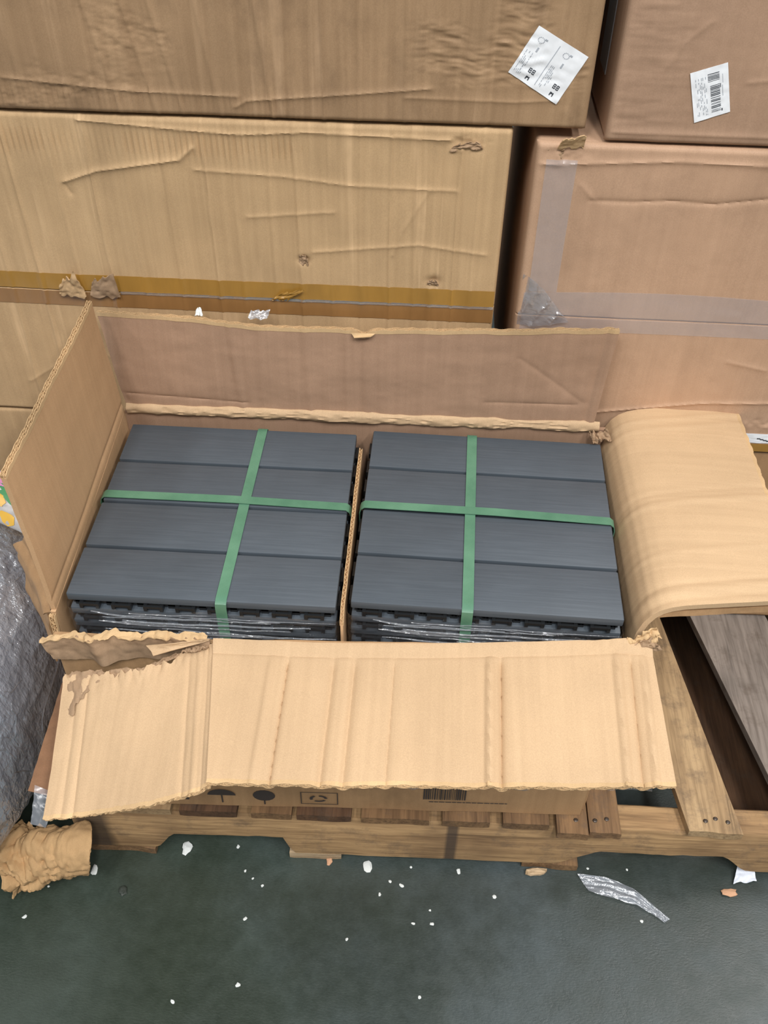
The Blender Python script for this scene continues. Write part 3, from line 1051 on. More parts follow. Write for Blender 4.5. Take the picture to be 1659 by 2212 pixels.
pol = []
um = [(-0.008 + 0.019 * math.cos(a), 0.168 + 0.014 * math.sin(a)) for a in np.linspace(0, math.pi, 14)]
pol.append(um); pol.append([(-0.009, 0.150), (-0.007, 0.150), (-0.007, 0.168), (-0.009, 0.168)])
printed('umbrella_mark', pol, INK_BOX, box, on_front)
printed('cup_mark', [[(0.049 + 0.015 * math.cos(a), 0.170 + 0.013 * math.sin(a)) for a in np.linspace(0, 2 * math.pi, 18)[:-1]],
                     [(0.048, 0.148), (0.050, 0.148), (0.050, 0.158), (0.048, 0.158)]], INK_BOX, box, on_front)
printed('arrow_mark', [[(x, 0.155), (x + 0.005, 0.155), (x + 0.005, 0.178), (x, 0.178)] for x in (-0.075, -0.058)] +
        [[(x - 0.004, 0.178), (x + 0.009, 0.178), (x + 0.0025, 0.188)] for x in (-0.075, -0.058)], INK_BOX, box, on_front)
fr = []
for (a, b, c, d) in ((0.098, 0.148, 0.150, 0.1502), (0.098, 0.148, 0.178, 0.1795), (0.098, 0.150, 0.0995, 0.1795), (0.1465, 0.150, 0.148, 0.1795)):
    pass
fr = [[(0.098, 0.152), (0.148, 0.152), (0.148, 0.1532), (0.098, 0.1532)], [(0.098, 0.180), (0.148, 0.180), (0.148, 0.1812), (0.098, 0.1812)],
      [(0.098, 0.1532), (0.0992, 0.1532), (0.0992, 0.180), (0.098, 0.180)], [(0.1468, 0.1532), (0.148, 0.1532), (0.148, 0.180), (0.1468, 0.180)]]
for k in range(3):
    a0 = k * 2.094
    arc = [(0.122 + 0.012 * math.cos(a0 + t), 0.166 + 0.008 * math.sin(a0 + t)) for t in np.linspace(0, 1.5, 8)]
    arc += [(0.122 + 0.008 * math.cos(a0 + t), 0.166 + 0.005 * math.sin(a0 + t)) for t in np.linspace(1.5, 0, 8)]
    fr.append(arc)
printed('recycling_mark', fr, INK_BOX, box, on_front)
bars = []
x = 0.262
while x < 0.318:
    w = random.choice((0.0008, 0.0013, 0.002))
    bars.append([(x, 0.172), (x + w, 0.172), (x + w, 0.20), (x, 0.20)])
    x += w + random.choice((0.0009, 0.0015))
printed('barcode_mark', bars, INK_BOX, box, on_front)
tx = []
x = 0.270
while x < 0.372:
    w = random.uniform(0.003, 0.008)
    tx.append([(x, 0.1655), (x + w, 0.1655), (x + w, 0.1675), (x, 0.1675)]); x += w + 0.0012
printed('small_print', tx, INK_BOX, box, on_front)
# clear film hanging out below the front flap
PC = ruled([(0.060, -0.337, 0.4755), (0.08, -0.336, 0.476), (0.25, -0.331, 0.480), (0.48, -0.322, 0.486)],
           [(0.060, -0.333, 0.468), (0.08, -0.332, 0.467), (0.25, -0.330, 0.470), (0.48, -0.321, 0.477)], 160, 10,
           lambda u, v: 0.003 * fbm(u * 30, v * 3, 151), vb=lambda u: 1 + 0.5 * fbm(u * 22, u * 0, 152))
v_, f_ = solid(PC, 0.0004)
obj('film_fringe', v_, f_, FILM, box, True)

# ------------------------------------------------------------------ divider between the two bundles
PD = ruled([(0.1575, -0.164, 0.150), (0.1582, 0.140, 0.150)], [(0.1575, -0.161, 0.510), (0.1578, -0.146, 0.526), (0.1580, -0.05, 0.531), (0.1580, 0.05, 0.531), (0.1580, 0.115, 0.529)], 90, 20,
           lambda u, v: 0.0006 * fbm(u * 12, v * 3, 161), vb=lambda u: 1 + 0.004 * fbm(u * 22, u * 0, 162))
v_, f_ = solid(PD, 0.0030)
dv = obj('cardboard_divider', v_, f_, K_IN_L, None, True, base=(0.16, 0, 0.150))
tag(dv, 'thin corrugated cardboard divider standing between the two tile bundles', 'divider')
fluting('fluted_edge', PD[:, -1], grid_normals(PD)[:, -1], (0, 0, 1), K_EDGE, dv, t=0.0036, pitch=0.0075, walls=1, proud=0.0035)


# ------------------------------------------------------------------ closed cartons stacked behind
def axis_samples(a, b, n, r):
    base = np.linspace(a, b, n)
    k = np.linspace(0, 1, 7) ** 1.6 * r * 1.5
    return np.unique(np.round(np.r_[base, a + k, b - k], 6))


def carton(label, x0, x1, yf, depth, z0, z1, zs, mat, disp, nx=380, nz=130, r=0.006, rl=None, group=None, flap_top=True):
    """carton lying on its side: body and two front flaps that meet at a seam at height zs"""
    t = thing('stacked_carton', label, 'box', ((x0 + x1) / 2, yf + depth / 2, z0), group)
    v, f = bevel_box((x0, yf + 0.0070, z0 + 0.0006), (x1, yf + depth, z1 - 0.0006), 0.005, 3)
    obj('carton_body', v, f, mat, t, True)
    rl = rl or r
    for a, b, lo, hi in ((zs + 0.0007, z1 - 0.0006, 0, 1), (z0 + 0.0006, zs - 0.0007, 1, 0)):
        X = axis_samples(x0, x1, nx, max(r, rl)); Z = axis_samples(a, b, nz, r)
        gx, gz = np.meshgrid(X, Z, indexing='ij')

        def rnd(d, rr):
            q = np.clip(rr - d, 0, rr)
            return rr - np.sqrt(np.maximum(rr * rr - q * q, 0))
        y = yf + rnd(gx - x0, rl) + rnd(x1 - gx, r)
        if lo == 0:
            y = y + rnd(b - gz, r) + rnd(gz - a, 0.0015)
        else:
            y = y + rnd(gz - a, r) + rnd(b - gz, 0.0015)
        y = y - disp(gx, gz) * sm(0, 0.012, gx - x0) * sm(0, 0.012, x1 - gx)
        y = np.minimum(y, yf + 0.0068)
        P = np.stack([gx, y, gz], -1)
        n0, n1 = P.shape[:2]
        B = P.copy(); B[..., 1] = yf + 0.0069
        vv = np.concatenate([P.reshape(-1, 3), B.reshape(-1, 3)]); off = n0 * n1
        ff = []
        for i in range(n0 - 1):
            for j in range(n1 - 1):
                q = i * n1 + j
                ff.append((q, q + n1, q + n1 + 1, q + 1))
        rim = [(i, 0) for i in range(n0)] + [(n0 - 1, j) for j in range(1, n1)] + [(i, n1 - 1) for i in range(n0 - 2, -1, -1)] + [(0, j) for j in range(n1 - 2, 0, -1)]
        kk = [i * n1 + j for i, j in rim]
        for p, q in zip(kk, kk[1:] + kk[:1]):
            ff.append((p, q, off + q, off + p))
        ff.append(tuple(off + q for q in reversed(kk)))
        used = sorted(set(i for q in ff for i in q))
        mp = {o: n for n, o in enumerate(used)}
        obj('carton_flap', vv[used], [tuple(mp[i] for i in q) for q in ff], mat, t, True)
    return t


def tape(parent, name, mat, xa, xb, za, zb, yf, disp, nx=120, nz=14, lift=0.0005, wav=0.0, seed=0, vtop=None):
    X = np.linspace(xa, xb, nx); V = np.linspace(0, 1, nz)
    zt = zb + (vtop(X) if vtop else 0 * X)
    gx = np.repeat(X[:, None], nz, 1)
    gz = za + (zt - za)[:, None] * V[None]
    d = disp(gx, gz)
    y = yf - d - lift - np.abs(wav * fbm(gx * 40, gz * 40, seed))
    v, f = solid(np.stack([gx, y, gz], -1), 0.0003)
    return obj(name, v, f, mat, parent, True)


YL, YR = 0.205, 0.200


def pit(X, Z, cx, cz, r, a):
    return -a * np.exp(-(((X - cx) / r) ** 2 + ((Z - cz) / (r * 0.8)) ** 2))


def d_mid_left(X, Z):
    d = 0.0022 * fbm(X * 5, Z * 5, 201) + 0.0005 * fbm(X * 60, Z * 10, 202)
    # washboard ribs below the top edge
    m = np.exp(-((Z - 0.885) / 0.020) ** 2) * sm(-0.2, 0.35, vn(X * 7, 0 * Z, 203))
    d = d + 0.0011 * np.sin(X / 0.0068 * 6.283) * m
    for i, x in enumerate((-0.158, -0.118, -0.072, -0.025, 0.006, 0.046, 0.078, 0.115, 0.150, 0.185, 0.215, 0.235, 0.262, 0.285, -0.20, -0.25, -0.29)):
        d = d + (0.0011 if i % 3 else 0.0017) * np.exp(-((X - x - 0.004 * fbm(Z * 9, 0 * Z + x, 204)) / 0.0022) ** 2)
    d = d + ridge(X, Z, [(-0.192, 0.836), (-0.150, 0.851), (-0.052, 0.868), (-0.036, 0.882)], 0.0028, 0.0035)
    d = d + ridge(X, Z, [(-0.192, 0.836), (-0.186, 0.822)], -0.002, 0.003)
    d = d + ridge(X, Z, [(-0.036, 0.857), (0.06, 0.853), (0.14, 0.845), (0.26, 0.843)], 0.0014, 0.0028)
    d = d + ridge(X, Z, [(0.02, 0.802), (0.12, 0.812)], 0.0012, 0.003) + ridge(X, Z, [(0.095, 0.760), (0.22, 0.775), (0.30, 0.765)], 0.0014, 0.003)
    d = d + ridge(X, Z, [(0.23, 0.842), (0.20, 0.79), (0.19, 0.76)], 0.0013, 0.003)
    d = d + ridge(X, Z, [(-0.16, 0.9085), (-0.05, 0.902), (0.02, 0.899), (0.09, 0.904), (0.25, 0.901)], 0.0022, 0.003)
    d = d + ridge(X, Z, [(-0.19, 0.60), (-0.14, 0.57)], 0.001, 0.004) + ridge(X, Z, [(-0.30, 0.55), (-0.24, 0.59), (-0.20, 0.60)], 0.0012, 0.004)
    d = d + pit(X, Z, 0.083, 0.749, 0.006, 0.005) + pit(X, Z, 0.24, 0.727, 0.008, 0.004)
    d = d + 0.0045 * fbm(X * 70, Z * 90, 206) * np.exp(-(((X - 0.268) / 0.022) ** 2 + ((Z - 0.897) / 0.008) ** 2))
    return d


mid_left = carton('golden brown carton behind the open carton, brown tape along its crumpled front seam', -0.400, 0.3175, YL, 0.33, 0.4985, 0.9150, 0.694, K_YEL, d_mid_left, 430, 150)
# a lower taped carton only shows its left end
d_low = lambda X, Z: 0.003 * fbm(X * 9, Z * 7, 211) + 0.001 * fbm(X * 40, Z * 8, 212)
low_left = carton('brown carton at the very bottom of the left stack, mostly hidden behind the open carton', -0.420, 0.290, YL + 0.004, 0.33, DECK + 0.0006, 0.4975, 0.32, K_YEL, d_low, 100, 40)


def d_top_left(X, Z):
    d = 0.0022 * fbm(X * 4, Z * 5, 221) + 0.0006 * fbm(X * 50, Z * 14, 222)
    mk = np.exp(-((Z - 0.935) / 0.016) ** 2) * (1 - sm(0.05, 0.2, X))
    d = d + 0.0006 * np.sin(X / 0.0062 * 6.283) * mk
    scr = sm(-0.05, 0.25, fbm(X * 9, Z * 9, 223)) * (1 - sm(-0.08, 0.06, X))
    d = d + 0.0016 * fbm(X * 90, Z * 160, 224) * scr
    wr = sm(0.19, 0.23, X) * sm(0.950, 0.975, Z) * sm(-0.5, 0.3, vn(X * 22, Z * 30, 229))
    d = d + 0.0016 * fbm(X * 60, Z * 210 + 1.2 * vn(X * 40, Z * 12, 228), 225, 2) * wr
    for x, dx, a in ((-0.130, 0.02, 0.001), (-0.062, 0.02, 0.0012), (-0.09, 0.02, 0.0011), (-0.015, 0.015, 0.001), (0.045, 0.012, 0.0016), (0.113, 0.0, 0.0014), (0.150, 0, 0.001), (0.20, 0, 0.001), (0.29, 0, -0.0014)):
        d = d + a * np.exp(-((X - x - dx * (1.03 - Z) / 0.1) / 0.0025) ** 2)
    d = d + ridge(X, Z, [(0.018, 0.929), (0.03, 0.936), (0.115, 0.944), (0.226, 0.955)], 0.0018, 0.003)
    d = d + ridge(X, Z, [(-0.23, 0.952), (-0.09, 0.942), (0.02, 0.940)], 0.0016, 0.003)
    d = d + ridge(X, Z, [(0.20, 0.945), (0.315, 0.944), (0.36, 0.948)], 0.0012, 0.003)
    d = d + 0.003 * fbm(X * 30, Z * 40, 226) * np.exp(-(((X - 0.385) / 0.02) ** 2 + ((Z - 0.925) / 0.02) ** 2))
    return d


top_left = carton('brown scuffed carton on top of the left stack, white sticker set askew at its right', -0.320, 0.3935, YL - 0.003, 0.33, 0.9168, 1.330, 1.125, K_TOP, d_top_left, 400, 180, rl=0.006)


def d_mid_right(X, Z):
    d = 0.0024 * fbm(X * 4, Z * 4, 231) + 0.0003 * fbm(X * 60, Z * 60, 232)
    d = d + ridge(X, Z, [(0.412, 0.840), (0.46, 0.840), (0.50, 0.843), (0.55, 0.841), (0.61, 0.850), (0.80, 0.848)], -0.0018, 0.0026)
    d = d + ridge(X, Z, [(0.398, 0.858), (0.416, 0.840)], 0.0012, 0.003)
    d = d + ridge(X, Z, [(0.38, 0.548), (0.46, 0.543), (0.60, 0.566), (0.80, 0.577)], 0.0020, 0.0024)
    d = d + ridge(X, Z, [(0.34, 0.880), (0.42, 0.884), (0.50, 0.889), (0.62, 0.887), (0.80, 0.890)], 0.0020, 0.003)
    d = d + ridge(X, Z, [(0.62, 0.632), (0.67, 0.622)], 0.0012, 0.004)
    d = d + 0.005 * fbm(X * 60, Z * 70, 233) * np.exp(-(((X - 0.375) / 0.022) ** 2 + ((Z - 0.888) / 0.010) ** 2))
    d = d + 0.006 * fbm(X * 60, Z * 70, 234) * np.exp(-(((X - 0.690) / 0.022) ** 2 + ((Z - 0.535) / 0.008) ** 2))
    return d


mid_right = carton('rosy brown carton with a clear taped seam, behind the spread right flap', 0.3440, 1.040, YR, 0.33, 0.4890, 0.9050, 0.6885, K_PINK, d_mid_right, 340, 120, r=0.0065, rl=0.0066)
low_right = carton('brown carton lowest in the right stack, mostly hidden by the right flap', 0.350, 1.045, YR + 0.002, 0.33, DECK + 0.0006, 0.4880, 0.31, K_OUT, d_low, 90, 40)


def d_top_right(X, Z):
    d = 0.0020 * fbm(X * 4, Z * 4, 241) + 0.0003 * fbm(X * 70, Z * 70, 242)
    d = d + 0.0008 * fbm(X * 25, Z * 160, 243) * (1 - sm(0.44, 0.52, X))
    d = d + ridge(X, Z, [(0.50, 1.03), (0.478, 1.01), (0.465, 0.985)], 0.0010, 0.003)
    d = d + ridge(X, Z, [(0.42, 0.918), (0.62, 0.918), (0.9, 0.921)], 0.0016, 0.003) + ridge(X, Z, [(0.55, 0.973), (0.62, 0.982)], 0.001, 0.003)
    return d


top_right = carton('brown carton on top of the right stack, white barcode sticker on its face', 0.4150, 1.110, YR, 0.33, 0.9065, 1.320, 1.115, K_ROS2, d_top_right, 300, 120)

# tape on the cartons
tape(mid_left, 'packing_tape', TAPE_G, -0.398, 0.316, 0.6950, 0.7170, YL, d_mid_left, 260, 14, seed=1)
tape(mid_left, 'packing_tape', TAPE_B, -0.398, 0.316, 0.6725, 0.6925, YL, d_mid_left, 260, 14, seed=2)
tape(mid_left, 'tape_ridge', FILM_R, -0.15, 0.316, 0.6920, 0.6958, YL, d_mid_left, 220, 6, 0.0012, 0.001, seed=3)
tape(mid_right, 'packing_tape', TAPE_C, 0.3510, 1.035, 0.6890, 0.7200, YR, d_mid_right, 220, 18, 0.0005, 0.0006, 4, vtop=lambda x: 0.006 * np.sin(x * 9 - 3.2))
tape(mid_right, 'packing_tape', TAPE_C, 0.3510, 1.035, 0.6690, 0.6880, YR, d_mid_right, 220, 12, 0.0005, 0.0006, 5)
tape(mid_right, 'packing_tape', TAPE_C, 0.3560, 0.3900, 0.722, 0.886, YR, d_mid_right, 30, 90, 0.0005, 0.0004, 6)
tape(mid_right, 'packing_tape', TAPE_G, 0.352, 1.035, 0.4905, 0.5035, YR, lambda X, Z: d_mid_right(X, Z) + 0.0006, 120, 8, 0.0005, 0.0003, 7)
# crinkled film gathered at the left end of that seam
FS = -1
PC = ruled([(0.3480, 0.2030, 0.745), (0.372, 0.1965, 0.730), (0.400, 0.1965, 0.695)], [(0.3470, 0.2010, 0.675), (0.372, 0.1960, 0.676), (0.410, 0.1965, 0.684)], 60, 30,
           lambda u, v: 0.0030 * (1 - np.abs(np.sin(u * 9 + v * 4 + 1.5 * fbm(u * 4, v * 3, 251)))) ** 2 * FS)
v_, f_ = solid(PC, 0.0003)
obj('film_wrinkle', v_, f_, FILM_W, mid_right, True)


def scrap(name, mat, parent, A, B, amp, sd, t=0.0008, nu=26, nv=16, rag=0.15):
    PC = ruled(A, B, nu, nv, lambda u, v: amp * fbm(u * 4, v * 4, sd, 2) + amp * 0.15 * vn(u * 14, v * 14, sd + 1),
               va=lambda u: rag * vn(u * 7, u * 0, sd + 2), vb=lambda u: 1 + rag * vn(u * 8, u * 0, sd + 3))
    v_, f_ = solid(PC, t)
    return obj(name, v_, f_, mat, parent, True)


scrap('torn_tab', K_YEL, mid_left, [(-0.227, 0.199, 0.690), (-0.192, 0.1985, 0.689)], [(-0.222, 0.196, 0.708), (-0.200, 0.1935, 0.724)], 0.0030, 261, 0.0016)
scrap('torn_tab', K_DARK, mid_left, [(-0.188, 0.199, 0.691), (-0.150, 0.199, 0.690)], [(-0.180, 0.196, 0.714), (-0.152, 0.196, 0.722)], 0.0022, 265, 0.0016)
scrap('torn_tab', TAPE_G, mid_left, [(0.040, 0.2005, 0.694), (0.062, 0.200, 0.695)], [(0.054, 0.199, 0.706), (0.082, 0.199, 0.711)], 0.002, 271, 0.0006)
scrap('torn_tab', K_EDGE, mid_right, [(0.366, 0.198, 0.899), (0.394, 0.199, 0.901)], [(0.370, 0.190, 0.913), (0.394, 0.192, 0.9155)], 0.0010, 275, 0.0012)
scrap('torn_spot', K_DARK, mid_right, [(0.3500, 0.2045, 0.8860), (0.3720, 0.2005, 0.8850)], [(0.3520, 0.2040, 0.9000), (0.3740, 0.1990, 0.8980)], 0.0030, 293, 0.0010, 30, 20, 0.3)
scrap('torn_spot', K_DARK, mid_left, [(0.0765, 0.2050, 0.7435), (0.0885, 0.2050, 0.7430)], [(0.0775, 0.2045, 0.7545), (0.0880, 0.2030, 0.7530)], 0.0016, 281, 0.0008, 20, 16, 0.3)
scrap('torn_spot', K_DARK, mid_left, [(0.2330, 0.2050, 0.7240), (0.2470, 0.2050, 0.7220)], [(0.2340, 0.2035, 0.7290), (0.2440, 0.2030, 0.7300)], 0.0016, 285, 0.0008, 20, 16, 0.3)
scrap('torn_spot', K_DARK, mid_left, [(0.2500, 0.2048, 0.8890), (0.2860, 0.2048, 0.8930)], [(0.2560, 0.2030, 0.8960), (0.2820, 0.2030, 0.9010)], 0.0022, 289, 0.0008, 40, 16, 0.4)
# pale strip down the left end of the top right carton
G = Geo(); G.box((0.4140, 0.262, 0.955), (0.41485, 0.310, 1.22)); G.obj('side_sticker', plain('dusty_white_strip', (170, 172, 176), 0.4), top_right)


# ------------------------------------------------------------------ stickers
def sticker(label, quad, disp, yf, marks, seed):
    q = np.array(quad)                       # tl, tr, br, bl  in (x, z)
    n = 26

    def at(a, b, lift):
        p = q[0] * (1 - a) * (1 - b) + q[1] * a * (1 - b) + q[2] * a * b + q[3] * (1 - a) * b
        d = float(disp(np.array(p[0]), np.array(p[1])))
        return (p[0], yf - d - lift - 0.0006 * abs(float(fbm(a * 6, b * 6, seed))), p[1])
    P = np.array([[at(i / (n - 1), j / (n - 1), 0.0007) for j in range(n)] for i in range(n)])
    v, f = solid(P, 0.0003)
    c = q.mean(0)
    t = obj('sticker', v, f, PAPER, None, True, base=(float(c[0]), yf, float(c[1])))
    tag(t, label, 'sticker')
    for nm, mt, rects in marks:
        G = Geo()
        for (a0, b0, a1, b1) in rects:
            na = max(1, int(abs(a1 - a0) * 20)); nb = max(1, int(abs(b1 - b0) * 20))
            vv = [at(a0 + (a1 - a0) * i / na, b0 + (b1 - b0) * j / nb, 0.0011) for i in range(na + 1) for j in range(nb + 1)]
            G.add(vv, [(i * (nb + 1) + j, (i + 1) * (nb + 1) + j, (i + 1) * (nb + 1) + j + 1, i * (nb + 1) + j + 1) for i in range(na) for j in range(nb)])
        o = G.obj(nm, mt, t)
        o['kind'] = 'stuff'
    return t


def glyph8(a, b, w, h, t):
    """a figure 8 from bars"""
    return [(a, b, a + w, b + t), (a, b + h / 2 - t / 2, a + w, b + h / 2 + t / 2), (a, b + h - t, a + w, b + h), (a, b, a + t * 0.6, b + h), (a + w - t * 0.6, b, a + w, b + h)]


def glyphM(a, b, w, h, t):
    return [(a, b, a + t, b + h), (a + w - t, b, a + w, b + h), (a + t, b, a + w / 2, b + h * 0.55), (a + w / 2, b + h * 0.1, a + w - t, b + h * 0.45)]


dark, grey = [], []
for off in (0.0, 0.5):
    # each half of the sticker repeats the same block: a ringed mark, grey lines, bold 88 and M at the foot
    for k in range(12):
        a = k / 12 * 6.283
        grey.append((off + 0.17 + 0.055 * math.cos(a) - 0.008, 0.19 + 0.05 * math.sin(a) - 0.008, off + 0.17 + 0.055 * math.cos(a) + 0.008, 0.19 + 0.05 * math.sin(a) + 0.008))
    grey.append((off + 0.22, 0.13, off + 0.27, 0.16))
    grey.append((off + 0.19, 0.33, off + 0.22, 0.42))
    for r in range(5):
        b = 0.46
        while b < 0.88:
            l = random.uniform(0.03, 0.09)
            if random.random() < (0.55 if r else 0.9):
                grey.append((off + 0.05 + r * 0.028, b, off + 0.062 + r * 0.028, min(b + l, 0.9)))
            b += l + 0.02
    dark += glyph8(off + 0.27, 0.70, 0.05, 0.09, 0.018) + glyph8(off + 0.335, 0.70, 0.05, 0.09, 0.018)
    dark += glyphM(off + 0.29, 0.86, 0.07, 0.07, 0.018)
grey.append((0.485, 0.10, 0.497, 0.92))
sticker('square white sticker stuck askew on the top left carton', [(0.3310, 1.0200), (0.3845, 0.9920), (0.3585, 0.9440), (0.3050, 0.9745)], d_top_left, YL - 0.003,
        [('grey_print', INK_G, grey), ('bold_print', INK, dark)], 301)
dark, grey = [], []
b = 0.12
while b < 0.27:
    w = random.choice((0.008, 0.014)); dark.append((0.45, b, 0.76, b + w)); b += w + random.choice((0.014, 0.02))
b = 0.36
while b < 0.90:
    w = random.choice((0.007, 0.012, 0.018))
    dark.append((0.50, b, 0.76, b + w)); b += w + random.choice((0.012, 0.018, 0.03))
dark.append((0.77, 0.36, 0.785, 0.44)); dark.append((0.77, 0.87, 0.80, 0.92))
for r in range(8):
    b = 0.15
    while b < 0.9:
        l = random.uniform(0.03, 0.1)
        if random.random() < 0.6:
            grey.append((0.12 + r * 0.038, b, 0.135 + r * 0.038, min(b + l, 0.92)))
        b += l + 0.03
grey.append((0.84, 0.18, 0.85, 0.36)); grey.append((0.82, 0.40, 0.835, 0.62))
sticker('upright white barcode sticker on the top right carton', [(0.4890, 0.9805), (0.5240, 0.9925), (0.5390, 0.9440), (0.5050, 0.9310)], d_top_right, YR,
        [('grey_print', INK_G, grey), ('barcode_bars', INK, dark)], 305)
arc = []
for k in range(14):
    a = 0.30 + k * 0.045
    bb = 0.35 + 0.45 * math.sin((k + 1) / 14 * math.pi * 0.9)
    arc.append((a, bb, a + 0.046, bb + 0.12))
sticker('white sticker strip low on the right carton beside the right flap', [(0.6600, 0.5205), (0.760, 0.5205), (0.760, 0.5055), (0.6600, 0.5045)], d_mid_right, YR,
        [('curved_mark', INK, arc)], 307)

# ------------------------------------------------------------------ film-wrapped bundle at the left
wb = thing('wrapped_bundle', 'big grey bundle in crinkled shiny plastic film, left of the pallet', 'bundle', (-0.50, -0.06, 0))


def blob(cx, cy, rx, ry, rz, zc, k, nu=220, nv=150, amp=1.0, seed=0):
    P = np.zeros((nu, nv, 3))
    th = np.linspace(0, 2 * math.pi, nu); ph = np.linspace(-math.pi / 2, math.pi / 2, nv)
    T_, H_ = np.meshgrid(th, ph, indexing='ij')
    sg = lambda w, p: np.sign(w) * np.abs(w) ** p
    X = rx * sg(np.cos(H_), k) * sg(np.cos(T_), k); Y = ry * sg(np.cos(H_), k) * sg(np.sin(T_), k); Z = rz * sg(np.sin(H_), k)
    n = np.stack([X / rx, Y / ry, Z / rz], -1); n /= np.linalg.norm(n, axis=2, keepdims=True) + 1e-9
    a1 = X * 9 + Z * 5; a2 = Y * 9 - Z * 4
    d = 0.018 * fbm(a1 * 0.6, a2 * 0.6, seed) - 0.012 * np.abs(fbm((X - Y) * 7, Z * 4, seed + 9))
    r1 = np.abs(fbm((X + Y) * 24, (Z * 1.2 - X) * 20, seed + 3)); r2 = np.abs(fbm((X - Y) * 50, (Z + Y) * 60, seed + 5))
    r3 = np.abs(fbm((X - Y * 0.6) * 110, (Z - X * 0.7) * 90, seed + 7, 2))
    d = d + amp * (0.006 * (0.5 - r1) + 0.004 * (0.5 - r2) + 0.002 * (0.5 - r3))
    tp = 0.72 + 0.28 * sm(-1.0, -0.1, Z / rz)
    P = np.stack([cx + X * tp, cy + Y * tp, zc + Z], -1) + n * d[..., None]
    P[-1] = P[0]
    P[..., 2] = np.maximum(P[..., 2], 0.0008)
    v = P.reshape(-1, 3)
    f = [(i * nv + j, i * nv + nv + j, i * nv + nv + j + 1, i * nv + j + 1) for i in range(nu - 1) for j in range(nv - 1)]
    return v, f


v_, f_ = blob(-0.535, -0.085, 0.262, 0.245, 0.20, 0.200, 0.58, 120, 80, 0.5, 311)
obj('inner_bag', v_, f_, GREYBAG, wb, True)
v_, f_ = blob(-0.535, -0.085, 0.286, 0.268, 0.220, 0.212, 0.58, 420, 300, 1.0, 321)
obj('plastic_film', v_, f_, FILM_B, wb, True)
bv = np.array(v_).reshape(420, 300, 3)
G = Geo()
rr = random.Random(9)
for k in range(520):
    i0 = rr.randrange(0, 419); j0 = rr.randrange(90, 285)
    di, dj = rr.choice(((0.3, 1), (-0.5, 1), (1, 0.6), (0.2, 1), (1, -0.4), (-0.2, 1)))
    n = rr.randrange(8, 26)
    pts = []
    for q in range(n):
        wob = 1.6 * math.sin(q * 0.5 + k)
        i = int(round(i0 + di * q * 0.9 + wob * 0.5)) % 419; j = min(298, max(40, int(round(j0 + dj * q + wob * 0.3))))
        pts.append(bv[i, j])
    pts = np.array(pts)
    if pts[:, 0].max() < -0.60:
        continue
    for _ in range(2):
        pts[1:-1] = (pts[:-2] + pts[1:-1] * 2 + pts[2:]) / 4
    pts = resample(pts, 14)
    rope(G, pts, rr.uniform(0.0007, 0.0020), 6)
o = G.obj('film_folds', FILM_R, wb, True)
o['kind'] = 'stuff'

# printed flower packaging between bundle and carton
fp = thing('flower_packet', 'small flower-printed plastic packet peeking out beside the wrapped bundle', 'packet', (-0.31, 0.06, 0.40))
PC = ruled([(-0.400, 0.078, 0.436), (-0.262, 0.033, 0.412)], [(-0.400, 0.123, 0.466), (-0.262, 0.108, 0.456)], 40, 30, lambda u, v: 0.004 * fbm(u * 4, v * 4, 331))
PN = grid_normals(PC)
if PN[20, 15, 2] < 0:
    PN = -PN
pu, pv = np.meshgrid(np.linspace(0, 1, 40), np.linspace(0, 1, 30), indexing='ij')
PTK = 0.003 + 0.026 * (np.sin(pu * math.pi) * np.sin(pv * math.pi)) ** 0.6
v_, f_ = solid(PC, 1.0, PN * PTK[..., None])
obj('packet_body', v_, f_, plain('clear_white_packet', (190, 186, 184), 0.3), fp, True)


def petal(cu, cv, ru, rv, rot, mat, name):
    NU, NV = PC.shape[:2]
    pts = []
    for k in range(12):
        a = k / 12 * 6.283
        x = ru * math.cos(a); y = rv * math.sin(a) * (1 - 0.3 * math.cos(a))
        uu = min(max(cu + x * math.cos(rot) - y * math.sin(rot), 0), 1); vv = min(max(cv + x * math.sin(rot) + y * math.cos(rot), 0), 1)
        i, j = int(round(uu * (NU - 1))), int(round(vv * (NV - 1)))
        pts.append(PC[i, j] + PN[i, j] * (PTK[i, j] / 2 + 0.0010))
    i, j = int(round(cu * (NU - 1))), int(round(cv * (NV - 1)))
    pts.append(PC[i, j] + PN[i, j] * (PTK[i, j] / 2 + 0.0018))
    obj(name, pts, [(k, (k + 1) % 12, 12) for k in range(12)], mat, fp, True)


LEAF = plain('leaf_print', (52, 140, 76), 0.35); PINK = plain('pink_print', (226, 150, 200), 0.35)
LIL = plain('lilac_print', (206, 170, 226), 0.35); YEL = plain('yellow_print', (240, 190, 80), 0.35)
petal(0.66, 0.55, 0.13, 0.20, 0.6, LEAF, 'printed_leaf'); petal(0.82, 0.30, 0.10, 0.18, 0.2, LEAF, 'printed_leaf')
petal(0.50, 0.80, 0.10, 0.16, 0.3, PINK, 'printed_petal'); petal(0.86, 0.62, 0.09, 0.18, 1.0, LIL, 'printed_petal')
petal(0.55, 0.45, 0.05, 0.18, 0.2, YEL, 'printed_petal'); petal(0.64, 0.13, 0.09, 0.12, 0.4, YEL, 'printed_petal')

